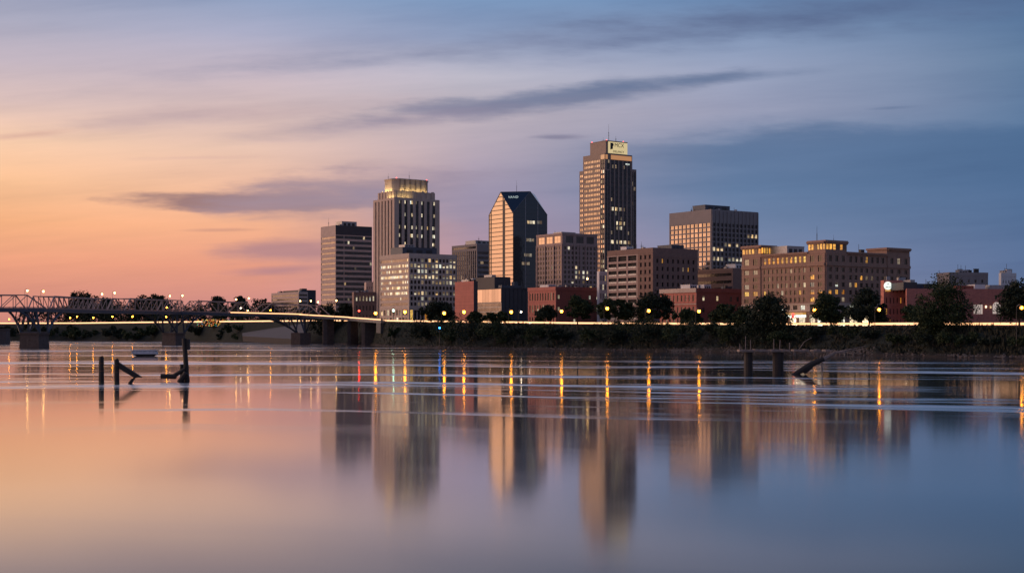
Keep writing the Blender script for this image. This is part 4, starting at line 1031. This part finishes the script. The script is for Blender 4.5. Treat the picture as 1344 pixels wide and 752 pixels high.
for px, py, mt, lb in ST:
    D = road_d(px)+{583: -26, 671: -14, 797: -22, 851.5: -24, 917.5: -16, 1069: -20, 1154: -22, 1341: -26, 609: -16}.get(px, 11); zg = ground_z(px, D)
    lamp(px, D, zg, Z(py, D), mt, 1.0 if px < 250 else (.78 if mt == 'lamp_amber' else .45)*D/740, lb)
for px, py, lb in ((735, 375.5, 'amber lamp on the roof edge of the dark red warehouse'), (771, 366, 'amber lamp on a tall pole behind the dark red warehouse')):
    D = 905; lamp(px, D, ground_z(px, D), Z(py, D), 'lamp_pale', .55, lb)
for px, py, mt, lb in ((471.5, 408, 'lamp_red', 'traffic signal showing bright red left of the pale mid-rise'), (516.5, 407.5, 'lamp_green', 'traffic signal showing pale green before the pale mid-rise')):
    D = road_d(px)+9; zg = ground_z(px, D); o = thing('traffic_light', lb, 'traffic light', (X(px, D), D, zg)); h = Z(py, D)-zg
    b = MB(); b.tube((0,0,-.3), (0,0,h+1.4), .16, 'dark_metal', .12); b.build('pole', o)
    b = MB(); b.box(-.45, .45, -.75, -.2, h-1.6, h+1.3, 'dark_metal'); b.box(-.65, .65, -.2, -.15, h-1.8, h+1.5, 'dark_metal'); b.build('housing', o)
    b = MB(); b.ball((0, -.95, h), .8, mt, 12, 8); b.ball((0, -.5, h), 1.15, 'lamp_red_glass' if mt == 'lamp_red' else 'lamp_white_glass', 12, 8); b.build('lit_lens', o)  # second, larger ball imitates the glow round the signal
    b = MB(); b.ball((0, -.8, h-1.1), .25, 'tyre', 8, 6); b.ball((0, -.8, h+.95), .25, 'tyre', 8, 6); b.build('dark_lens', o)
# navigation light in front of the bank
D = bank_d(577)-6; o = thing('navigation_marker', 'slim marker pole with a blue light standing at the waterline', 'marker', (X(577, D), D, 0)); zt = Z(431.5, D)
b = MB(); b.tube((0,0,-2), (0,0,zt), .22, 'dark_metal', .16); b.build('pole', o)
b = MB(); b.ball((0,0,zt+.5), .55, 'lamp_blue', 10, 8); b.tube((0,0,zt+.9), (0,0,zt+1.3), .4, 'dark_metal', .1); b.build('blue_light', o)

# ------------------------------------------------------------------ trees and shrubs
def crown_mesh(name, blobs, nleaf, size, seed, m='leaves', per=None):
    """many small leaf faces in clumps spread through the crown's volume"""
    rg = np.random.default_rng(seed); vs = []; tot = sum(b[3]**2 for b in blobs)
    for (cx, cy, cz, r) in blobs:
        n = int(nleaf*r*r/tot); nc = max(6, n//26)
        d = rg.normal(size=(nc, 3)); d /= np.linalg.norm(d, axis=1)[:, None]
        cen = np.array([cx, cy, cz]) + d*(r*rg.uniform(.45, 1.08, size=(nc, 1)))*np.array([1, 1, .85])
        idx = rg.integers(0, nc, n); spread = r*.2
        p = cen[idx] + rg.normal(size=(n, 3))*spread*np.array([1, 1, .7])
        a = rg.normal(size=(n, 3)); a /= np.linalg.norm(a, axis=1)[:, None]
        b = np.cross(a, rg.normal(size=(n, 3))); b /= np.linalg.norm(b, axis=1)[:, None]
        s = (size*rg.uniform(.5, 1.2, size=(n, 1)))
        vs.append(np.stack([p-a*s, p-b*s*.55, p+a*s, p+b*s*.55], 1))
    v = np.concatenate(vs).reshape(-1, 3); nf = len(v)//4
    me = bpy.data.meshes.new(name); me.vertices.add(len(v)); me.vertices.foreach_set('co', v.ravel())
    me.loops.add(nf*4); me.loops.foreach_set('vertex_index', np.arange(nf*4)); me.polygons.add(nf)
    me.polygons.foreach_set('loop_start', np.arange(nf)*4); me.polygons.foreach_set('loop_total', np.full(nf, 4))
    me.materials.append(MATS[m]); me.update(calc_edges=True); return me
def tree(px, D, ybot, ytop, wpx, seed, label, trunk=.3, m='leaves', nleaf=5200, nm='tree', lean=0., grp='trees on the levee', zg=None, even=False):
    rg = random.Random(seed); zg = ground_z(px, D) if zg is None else zg; H = Z(ytop, D)-zg; Wd = wpx*D/F
    o = thing(nm, label, 'tree', (X(px, D), D, zg), 0, grp)
    zb = H*trunk; ch_ = H-zb; blobs = []
    nb = 16
    for k in range(nb):
        f = (k+.5)/nb; zz = zb+ch_*(.1+.78*f); wr = Wd/2*math.sin(math.pi*(.2+.68*f))**.8
        an = k*2.4+rg.uniform(-.4, .4); rr = wr*rg.uniform(.3, .85)
        blobs.append((lean*f+rr*math.cos(an), rr*math.sin(an)*.9, zz, max(.5, min(Wd*.30, ch_*.30))*(1. if even else rg.choice((.5, .7, .95, 1.15)))*rg.uniform(.85, 1.1)))
    b = MB(); top = (lean*.6, 0, zb+ch_*.5); r0 = max(.22, H*.022)
    b.tube((0,0,-.8), (lean*.1, 0, zb*.6), r0*1.25, 'bark', r0, 7); b.tube((lean*.1,0,zb*.6), top, r0, 'bark', r0*.4, 7)
    for bl in blobs[:10]:
        q = rg.uniform(.5, 1.); s_ = Vector((lean*.1+(top[0]-lean*.1)*q, 0, zb*.6+(top[2]-zb*.6)*q*.8)); b.tube(s_, Vector(bl[:3]), r0*.42, 'bark', r0*.12, 5)
    b.build('trunk', o)
    link('crown', crown_mesh('crown', blobs, nleaf, max(.42, .62*D/700), seed, m), o)
    return o
# (px, metres in front of (-) or behind the road, top row, width px, trunk share, label)
TR = [(574, -12, 399, 54, .12, 'broad dark tree with blue marker light in front, right of the pale mid-rise', 0), (625, -10, 411, 34, .12, 'low round tree on the levee below the glass front of the glass hall', 0), (655, -9, 410.5, 40, .12, 'low wide tree on the levee just right of the pink end wall', 0),
      (715.5, 9, 403, 27, .25, 'small street tree in front of the brick warehouse windows', 0), (758, -18, 391, 38, .32, 'slender tree with bare visible trunk on the slope before the warehouse', 0), (806, -6, 393.5, 62, .22, 'spreading tree with leaning trunk below the open-bay loft', 3),
      (857, -7, 387.5, 66, .16, 'large round dark tree left of the three-storey brick block', 0), (905, -4, 407, 50, .12, 'low dark tree at the foot of the three-storey brick block', 0), (950, 4, 398, 34, .12, 'dim small tree between the brick block and the hotel', 0),
      (1008, -26, 386.5, 52, .06, 'tall leafy tree reaching down the bank in front of the left half of the hotel', 0), (982, -20, 404, 44, .08, 'lower leafy tree leaning on the left of the tall tree before the hotel', 0), (1091, -8, 388, 54, .1, 'dark bushy tree below the hotel corner pavilion', 0),
      (1141, -7, 384, 58, .12, 'greyish green tree between the hotel corner and the round sign', 0), (1198, 8, 400, 34, .15, 'small tree against the red brick wall left of the biggest tree', 0), (1238, -20, 367, 64, .14, 'biggest tree on the levee, standing before the low red brick hall', 0),
      (1338, -12, 371, 56, .2, 'tree cut by the right edge of the photo with an amber lamp in it', 0), (1222, -22, 400, 34, .08, 'lower tree touching the left side of the biggest tree', 0)]
for k, (px, off, yt, w, tr, lb, ln) in enumerate(TR):
    D = road_d(px)+off
    tree(px, D, 0, yt, w, 100+k, lb, tr, 'leaves' if k % 3 else 'leaves_dark', 9500 if w > 45 else 5500, lean=ln)
FT = [(108, 383.5, 34, 'rounded dark tree rising behind the second bridge truss'), (140, 391, 26, 'low dark tree crown behind the right end of the second truss'), (207, 386, 30, 'domed dark tree behind the middle of the third truss'), (190, 391, 40, 'wide low dark tree left of the domed one behind the third truss'), (287, 387.5, 22, 'upright dark tree above the middle of the fourth truss'), (316, 389.5, 20, 'dark tree between two lamps at the end of the fourth truss'), (349, 396, 22, 'small dark tree just left of the striped bridgehead office'), (428, 397, 34, 'dark tree mass at the town end of the bridge below the banded slab'), (455, 400, 30, 'low dark tree beside the foot of the banded slab')]
for k, (px, yt, w, lb) in enumerate(FT):
    D = road_d(px)+130 if px < 400 else 1240
    tree(px, D, 0, yt, w, 300+k, lb, .1, 'leaves_dark', 5000, grp='trees beyond the bridge', even=True)
blobs = []; rg = random.Random(21); px = 30.
D0 = road_d(250)+90; o0 = Vector((X(250, D0), D0, ground_z(250, D0)))
while px < 446:
    D = (road_d(px)+90) if px < 400 else 1330+rg.uniform(0, 30); zg = ground_z(px, D); top = Z(rg.uniform(394, 400) if 85 < px < 360 else rg.uniform(401, 407), D)
    h = max(4., top-zg); r = h*rg.uniform(.34, .5)
    blobs.append((X(px, D)-o0.x, D-o0.y, top-r*.9-o0.z, r)); blobs.append((X(px, D)-o0.x, D-o0.y-3, zg+r*.5-o0.z, r)); px += rg.uniform(3, 7)
o = stuff(link('distant_treeline', crown_mesh('distant_treeline', blobs, 26000, 1.5, 9, 'leaves_dark'), None, o0)); o['label'] = 'low dark belt of trees along the far bank behind the bridge'; o['category'] = 'trees'
def shrub(px, dfrac, w, h, seed, label):
    d0, dr = bank_d(px), road_d(px)-9; D = d0+(dr-d0)*dfrac; zg = ground_z(px, D)
    o = thing('shrub', label, 'shrub', (X(px, D), D, zg), 0, 'shrubs on the river bank'); rg = random.Random(seed)
    Wd = 1.35*w*D/F; Hh = (1.3 if px < 1020 else .95)*h*D/F
    bl = [(rg.uniform(-.36, .36)*Wd, rg.uniform(-.2, .2)*Wd, Hh*rg.uniform(.25, .72), min(Wd, Hh)*rg.uniform(.26, .4)) for k in range(8)]
    b = MB()
    for q in bl[:5]: b.tube((q[0]*.2, q[1]*.2, -.5), q[:3], .14, 'bark', .05, 5)
    b.build('stem', o); link('foliage', crown_mesh('foliage', bl, 2600, .62*D/800, seed, 'leaves_dark' if seed % 2 else 'leaves'), o)
SH = [(516,.45,24,9,'small shrub on the grass at the bridge end of the bank'),(560,.35,30,22,'tall shrub left of the blue marker pole'),(590,.3,38,26,'broad shrub right of the blue marker pole'),(622,.3,36,24,'dark shrub on the bank under the blank pink wall'),(650,.25,40,24,'wide shrub on the bank under the orange glass front'),(680,.3,34,19,'rounded shrub on the bank under the black wing'),(706,.4,30,16,'smaller shrub on the bank below the warehouse left corner'),(734,.3,28,16,'shrub on the bank left of the slender bare-trunk tree'),(775,.25,36,22,'shrub on the bank right of the slender bare-trunk tree'),(806,.3,40,26,'thick shrub on the bank under the leaning tree'),(836,.3,40,28,'thick shrub on the bank between the leaning and the round tree'),(866,.3,44,28,'large shrub on the bank under the round dark tree'),(898,.35,40,26,'large shrub on the bank below the three-storey brick block'),(930,.4,40,24,'wide shrub on the bank right of the brick block corner'),(962,.4,34,26,'tall shrub on the bank left of the tall leafy tree'),(992,.22,50,30,'shrub at the foot of the tall leafy tree above the broken pier'),(1030,.35,36,20,'low shrub on the bank right of the tall leafy tree'),(1068,.45,40,22,'shrub on the bank under the hotel corner lamp'),(1105,.5,44,22,'shrub on the bank under the dark bushy tree'),(1140,.5,44,20,'shrub on the bank under the greyish green tree'),(1180,.4,40,16,'low shrub on the bank under the round sign'),(1232,.4,44,26,'shrub at the foot of the biggest tree, left side'),(1258,.35,42,24,'shrub at the foot of the biggest tree, right side'),(1300,.4,40,14,'low shrub on the bank under the arched window'),(1336,.4,44,18,'low shrub on the bank at the right edge of the photo'),
      (42,.25,60,11,'dark shrub by the water just behind the first bridge pier'),(95,.18,66,12,'dark shrub at the far waterline behind the leftmost timber pile'),(145,.18,60,12,'dark shrub at the far waterline above the braced pile'),(185,.2,60,13,'dark shrub at the far waterline above the pale boat'),(285,.2,50,12,'dark shrub at the waterline under the coloured light tree'),(330,.2,50,8,'dark shrub at the waterline below the pale ramp'),(70,.4,50,10,'low shrub on the far bank right of the first bridge pier'),(120,.35,70,10,'wide low shrub on the far bank between the first two piers'),(165,.4,60,9,'long low shrub on the far bank left of the second pier'),(205,.4,40,10,'low shrub on the far bank behind the second pier'),(262,.4,34,11,'low shrub on the far bank right of the second pier'),(312,.5,36,9,'low shrub on the far bank left of the pale concrete ramp'),(20,.4,60,10,'low shrub on the far bank left of the first pier')]
for k, (px, df, w, h, lb) in enumerate(SH): shrub(px, df, w, h, 500+k, lb)
rg = np.random.default_rng(4); n = 15000; pts = []
for q in range(n):
    px = rg.uniform(430, 1420); d0, dr = bank_d(px), road_d(px)-9; f = rg.random(); D = d0+(dr-d0)*(.1+.9*f)
    pts.append((X(px, D), D, ground_z(px, D)))
p = np.array(pts); hh = rg.uniform(.4, 1.3, n)*(1+1.*(np.sin(p[:, 0]*.13)+np.sin(p[:, 1]*.21) > .9)); w = rg.uniform(.15, .5, n); an = rg.uniform(0, 3.14, n); ln = rg.normal(0, .4, (n, 2))
dxy = np.stack([np.cos(an)*w, np.sin(an)*w, np.zeros(n)], 1); tip = p+np.stack([ln[:, 0], ln[:, 1], hh], 1)
v = np.stack([p-dxy-[0, 0, .1], p+dxy-[0, 0, .1], tip], 1).reshape(-1, 3)
me = bpy.data.meshes.new('tall_grass'); me.from_pydata(v.tolist(), [], [(3*q, 3*q+1, 3*q+2) for q in range(n)]); me.materials.append(MATS['weeds'])
o = stuff(link('tall_grass', me)); o['label'] = 'rough tall grass and weeds covering the levee slope'; o['category'] = 'grass'
# tree hung with coloured lights on the far bank
D = road_d(280)-30; zg = ground_z(280, D); o = tree(280, D, 0, 419, 34, 77, 'bushy tree hung with many coloured lights seen under the bridge', .08, 'leaves_dark', 2600, 'decorated_tree', grp=None)
rg = random.Random(5)
ls = MB()
for k in range(170):
    f = rg.random(); an = rg.uniform(0, 6.28); w = 42*D/F/2*(1-.2*f)
    px_ = rg.gauss(0, .55)*w; zz = (Z(419, D)-zg)*(.95-.75*f**1.4)
    ls.ball((px_, -abs(w*.9), zz), .26 if rg.random() < .5 else .18, 'bulb_%d' % rg.choice((0,0,0,1,2,3,3,4,5,5)), 6, 4)
ls.build('light_string', o)

# ------------------------------------------------------------------ rocks along the water
mb = MB(); rg = random.Random(11)
for k in range(2600):
    px = rg.uniform(420, 1420) if rg.random() < .6 else rg.choice((rg.uniform(880, 975), rg.uniform(1060, 1110), rg.uniform(490, 590)))
    d0, dr = bank_d(px), road_d(px)-9; D = d0+(dr-d0)*max(-.03, rg.gauss(.06, .05)); r = rg.uniform(.15, .5)
    if k % 4 == 0:
        f = rg.random(); px = 1075+f*75 if k % 8 == 0 else 880+f*95; d0, dr = bank_d(px), road_d(px)-9
        D = d0+(dr-d0)*abs(rg.gauss(.05+.16*f, .05)); r *= 1.1
    c_ = Vector((X(px, D), D, ground_z(px, D)+r*.2)); b = len(mb.v)
    pts = [Vector((math.cos(a), math.sin(a), 0)) for a in (0, 1.1, 2.2, 3.3, 4.4, 5.4)]
    mb.v += [tuple(c_+p*(r*rg.uniform(.8, 1.4))+Vector((0,0,-r*.5))) for p in pts] + [tuple(c_+p*(r*rg.uniform(.4, .8))+Vector((0,0,r*rg.uniform(.3, .7)))) for p in pts]
    kk = mb.mi('wet_rock' if rg.random() < .6 else 'old_stone')
    for i in range(6): mb.f.append((b+i, b+(i+1) % 6, b+6+(i+1) % 6, b+6+i)); mb.k.append(kk)
    mb.f.append(tuple(b+6+i for i in range(6))); mb.k.append(kk)
o = stuff(mb.build('riprap_rocks')); o['label'] = 'loose grey riprap rocks lining the waterline below the levee'; o['category'] = 'rocks'

# ------------------------------------------------------------------ broken timbers in the river
def wat(py): return F*CH/(py-HY)
D = wat(503.5); k = D/F
mb = MB()
def pile(b, x0, x1, h, y0=0, lean=0., z0=-2.):
    r = (x1-x0)/2; c_ = (x0+x1)/2; n = 9
    b.tube((c_, y0, z0), (c_, y0, .35), r*1.06, 'algae', r*1.04, n); b.tube((c_, y0, .3), (c_+lean, y0, h-.2), r, 'wet_wood', r*.93, n)
    for q in range(5):                                   # split, worn top
        a = q*1.26; b.tube((c_+lean+r*.5*math.cos(a), y0+r*.5*math.sin(a), h-.4), (c_+lean+r*.5*math.cos(a), y0+r*.5*math.sin(a), h-.22+.08*((q*7) % 4)), r*.42, 'wet_wood', r*.3, 5)
    for hh in (h*.45, h*.72): b.tube((c_, y0, hh), (c_, y0, hh+.09), r*1.05, 'rust', r*1.05, n)
    for q in range(4): b.tube((c_+r*.9*math.cos(q*1.7), y0+r*.9*math.sin(q*1.7), .5), (c_+r*.86*math.cos(q*1.7+.1), y0+r*.86*math.sin(q*1.7+.1), h*.9), r*.12, 'driftwood_dark', r*.05, 4)
b = MB(); pile(b, -3.5*k, 3.5*k, 36.5*k); tag(b.build('timber_pile', None, (X(133, D), D, 0)), 'single upright dark timber pile standing alone, leftmost in the river', 'pile', 'broken timbers in the river')
o = thing('braced_pile', 'upright timber pile with a broken brace slanting down to the right', 'pile', (X(153.2, D), D, 0), 0, 'broken timbers in the river')
b = MB(); pile(b, -3.4*k, 3.4*k, 33*k); b.build('post', o)
b = MB(); b.hexa([(3*k,-.3,20*k), (24*k,-.3,7.5*k), (24*k,.3,7.5*k), (3*k,.3,20*k), (3*k,-.3,28*k), (33*k,-.3,8.8*k), (33*k,.3,8.8*k), (3*k,.3,28*k)], 'wet_wood'); b.hexa([(20*k,-.25,9*k), (33*k,-.25,8*k), (33*k,.25,8*k), (20*k,.25,9*k), (22*k,-.25,12*k), (33*k,-.25,9*k), (33*k,.25,9*k), (22*k,.25,12*k)], 'wet_wood'); b.build('brace', o)
b = MB(); b.hexa([(8*k,-.2,-1), (14*k,-.2,-1), (14*k,.2,-1), (8*k,.2,-1), (20*k,-.2,7*k), (25*k,-.2,9*k), (25*k,.2,9*k), (20*k,.2,7*k)], 'wet_wood'); b.build('strut', o)
D2 = wat(500); k = D2/F
o = thing('leaning_pile', 'tall leaning timber pile tangled with broken beams in the river', 'pile', (X(244, D2), D2, 0), 0, 'broken timbers in the river')
b = MB(); b.tube((2.5*k,0,-2), (-2.2*k,0,56*k), 3.6*k, 'wet_wood', 3.1*k, 9); b.build('post', o)
b = MB(); b.box(1.5*k, 5*k, -.5, .3, 41*k, 55*k, 'wet_wood'); b.build('board', o)
b = MB(); b.tube((-6*k,.5,-2), (-6*k,.5,22*k), 3.2*k, 'wet_wood', 3*k, 8); b.build('stub_post', o)
b = MB(); b.tube((-32*k,-.4,6.5*k), (-12*k,-.4,6*k), 3.4*k, 'wet_wood', 3.4*k, 8); b.tube((-15*k,-.4,7*k), (0,-.4,16*k), 3*k, 'wet_wood', 2.6*k, 8); b.build('cross_beam', o)
b = MB(); b.tube((-9*k,-.8,-.5), (2*k,-.8,11*k), 3.4*k, 'wet_wood', 4*k, 8); b.build('broken_beam', o)
# broken jetty at right
D = wat(491); k = D/F; xo = X(1020, D)
o = thing('broken_jetty', 'ruined jetty of a plank deck on two thick dark posts', 'jetty', (xo, D, 0))
jx = lambda px: (px-1020)*k
jz = lambda py: (491-py)*k
for p0, p1 in ((976.5, 988), (1014, 1028.5)):
    b = MB(); b.tube((jx((p0+p1)/2),0,-2), (jx((p0+p1)/2),0,jz(462)), (p1-p0)/2*k, 'wet_wood', (p1-p0)/2*k*.97, 12); b.build('post', o)
b = MB()
rg = random.Random(3)
for q in range(24):
    x0 = jx(969)+q*(jx(1091)-jx(969))/24; yy = rg.uniform(-.05, .05)
    if q not in (13, 18, 21): b.box(x0+.02, x0+(jx(1091)-jx(969))/24-.02, -1.4+rg.uniform(-.3,.3), 1.6, jz(461.2)+yy-.003*q, jz(458.8)+yy-.003*q+rg.uniform(0,.08), 'driftwood')
b.box(jx(972), jx(1090), -1.2, -.8, jz(462.2), jz(461.3)-.1, 'driftwood'); b.box(jx(972), jx(1090), 1., 1.4, jz(462.2), jz(461.3)-.1, 'wet_wood'); b.build('deck', o)
for px, yt, ln in ((977.5, 441, 0), (984, 446, 0), (1014.5, 445, 0), (1022, 446, .1), (1035, 449.5, 0), (970, 451, 0)):
    b = MB(); b.tube((jx(px),-.9,jz(460)), (jx(px)+ln,-.9,jz(yt)), .09, 'driftwood', .06, 5); b.build('rod', o)
b = MB(); b.tube((jx(1046),-.9,jz(460)), (jx(1055),-.9,jz(448)), .06, 'driftwood', .05, 5); b.tube((jx(1055),-.9,jz(448)), (jx(1064),-.9,jz(443)), .05, 'driftwood', .04, 5); b.build('bent_rod', o)
b = MB(); b.tube((jx(1035),-2,-.5), (jx(1060),-2,jz(479)), 3.2*k, 'wet_wood', 4.*k, 9); b.tube((jx(1060),-2,jz(479)), (jx(1078),-2,jz(470.5)), 4.*k, 'wet_wood', 3.2*k, 9); b.tube((jx(1077),-2,jz(471)), (jx(1092),-2,jz(463)), 3.*k, 'driftwood', 1.8*k, 7)
b.tube((jx(1052),-2,jz(489)), (jx(1061),-2,jz(480)), 2.5*k, 'wet_wood', 4*k, 8)
for q in range(9): b.tube((jx(1092),-2,jz(463)), (jx(1094+q*5),-2+.2*(q%3),jz(461-q*.9+(q%2)*3)), .1, 'driftwood', .03, 5)
for q in range(5): b.tube((jx(1072+q*4),-2,jz(474-q*2)), (jx(1074+q*4.4),-2.4,jz(465-q*1.6)), .12, 'driftwood', .04, 5)
tag(b.build('fallen_log', None, (xo, D, 0)), 'thick fallen log slanting out of the water against the jetty end', 'log')
b = MB(); b.tube((jx(1075.5),-1.6,-1.5), (jx(1076),-1.6,jz(472)), .12, 'driftwood', .1, 6); tag(b.build('thin_stake', None, (xo, D-.5, 0)), 'thin stake upright in the water beside the fallen log', 'stake')
b = MB(); b.tube((jx(964),-.3,jz(486.2)), (jx(1013),-.3,jz(485.4)), 1.4*k, 'wet_wood', 1.1*k, 7); b.tube((jx(966),-.3,jz(486.2)), (jx(962),-.5,jz(484)), .1, 'driftwood', .05, 5); tag(b.build('floating_log', None, (xo, wat(486), -.35)), 'slim dark log floating flat between the two jetty posts', 'log')
# small pale boat
D = wat(467.5); k = D/F; o = thing('flat_boat', 'small pale flat-topped boat lying low on the water by the bridge', 'boat', (X(192, D), D, 0))
L = 36*k
def hull(b):
    y0, y1 = -1.6, 1.6
    lo = [(-L*.26,y0*.7,-.3), (L*.22,y0*.7,-.3), (L*.22,y1*.7,-.3), (-L*.26,y1*.7,-.3)]
    mid = [(-L*.5,y0,.75), (L*.38,y0,.75), (L*.38,y1,.75), (-L*.5,y1,.75)]; b.hexa(lo+mid, 'wet_wood')
b = MB(); hull(b); b.build('hull', o)
b = MB(); b.hexa([(-L*.5,-1.7,.76), (L*.4,-1.7,.76), (L*.4,1.7,.76), (-L*.5,1.7,.76), (-L*.48,-1.6,2.0), (L*.36,-1.6,2.0), (L*.36,1.6,2.0), (-L*.48,1.6,2.0)], 'boat_white')
for q in range(6): b.box(-L*.45+q*L*.15, -L*.445+q*L*.15, -1.72, -1.6, .8, 1.95, 'grey_metal')
b.build('cabin', o)
b = MB(); b.box(-L*.5, L*.42, -1.8, 1.8, 2.02, 2.22, 'boat_white'); b.build('roof', o)

# ------------------------------------------------------------------ cars parked along the street
def make_car():
    o = thing('parked_car', '', 'car', (0,0,0), 0, 'cars parked along the riverside road')
    b = MB(); pr = [(-2.2,.35),(2.2,.35),(2.25,.75),(1.2,.95),(-2.05,.98),(-2.25,.8)]
    def ext(pts, w0, w1, m):
        n = len(pts); i0 = len(b.v); b.v.extend([(x,-w0,z) for x, z in pts]+[(x,w1,z) for x, z in pts])
        b.f.append(tuple(range(i0, i0+n))); b.f.append(tuple(reversed(range(i0+n, i0+2*n)))); b.k += [b.mi(m)]*2
        for i in range(n): j = (i+1) % n; b.f.append((i0+j, i0+i, i0+n+i, i0+n+j)); b.k.append(b.mi(m))
    ext(pr, .88, .88, 'paint_0'); ext([(-1.7,.97),(.95,.96),(.35,1.42),(-1.2,1.44)], .78, .78, 'paint_0'); body = b.build('body', o)
    b = MB(); ext_pts = [(-1.5,1.0),(.75,1.0),(.28,1.36),(-1.1,1.38)]
    ext(ext_pts, .80, .80, 'dark_glass'); b.build('window', o)
    w0 = MB(); w0.tube((0,-.12,0), (0,.12,0), .33, 'tyre', n=14); w0.tube((0,-.13,0), (0,.13,0), .19, 'grey_metal', n=10); wm = w0.mesh('wheel')
    for x in (-1.35, 1.4):
        for y in (-.8, .8): link('wheel', wm, o, (x, y, .33))
    for y in (-.6, .6):
        b = MB(); b.ball((2.2, y, .68), .2, 'head_lamp', 8, 6); b.build('headlight', o)
        b = MB(); b.ball((-2.18, y, .78), .14, 'tail_lamp', 8, 6); b.build('tail_light', o)
    return o
car0 = make_car()
CARS = [(640,13,'left of the lit hall front',.3,0),(648,16,'under the orange glass front',2.8,1),(657,14,'below the right end of the orange glass front',-.5,0),(664,17,'left of the lamp by the black wing',3.3,4),(675,13,'right of the lamp by the black wing',-.9,2),(683,18,'under the small white lamp',-2.2,3),(692,14,'by the warehouse left corner',-.7,0),(724,14,'beside the warehouse front, right of the street tree',.2,1),(1036,12,'left of the hotel red sign',-.8,0),(1048,13,'under the hotel red sign',-2.4,3),(1058,11,'right of the hotel red sign',.1,1),(524,12,'at the foot of the pale mid-rise',-.6,0),(1182,10,'in front of the store with the round sign',-.4,4)]
PN = ['silver grey', 'black', 'dark red', 'dark blue grey', 'pale beige']
for i, (px, off, w, a, pc) in enumerate(CARS):
    c_ = car0 if i == 0 else dup(car0)
    D = road_d(px)+off; c_.location = (X(px, D), D, ground_z(px, D)+.03); c_.rotation_euler = (0, 0, a)
    c_['label'] = '%s car parked %s' % (PN[pc], w)
    if pc:
        for ch in c_.children:
            if ch.name.startswith('body'):
                ch.data = ch.data.copy(); ch.data.materials[0] = MATS['paint_%d' % pc]
print('objects', len(bpy.data.objects), 'tris', sum(len(m.polygons) for m in bpy.data.meshes))
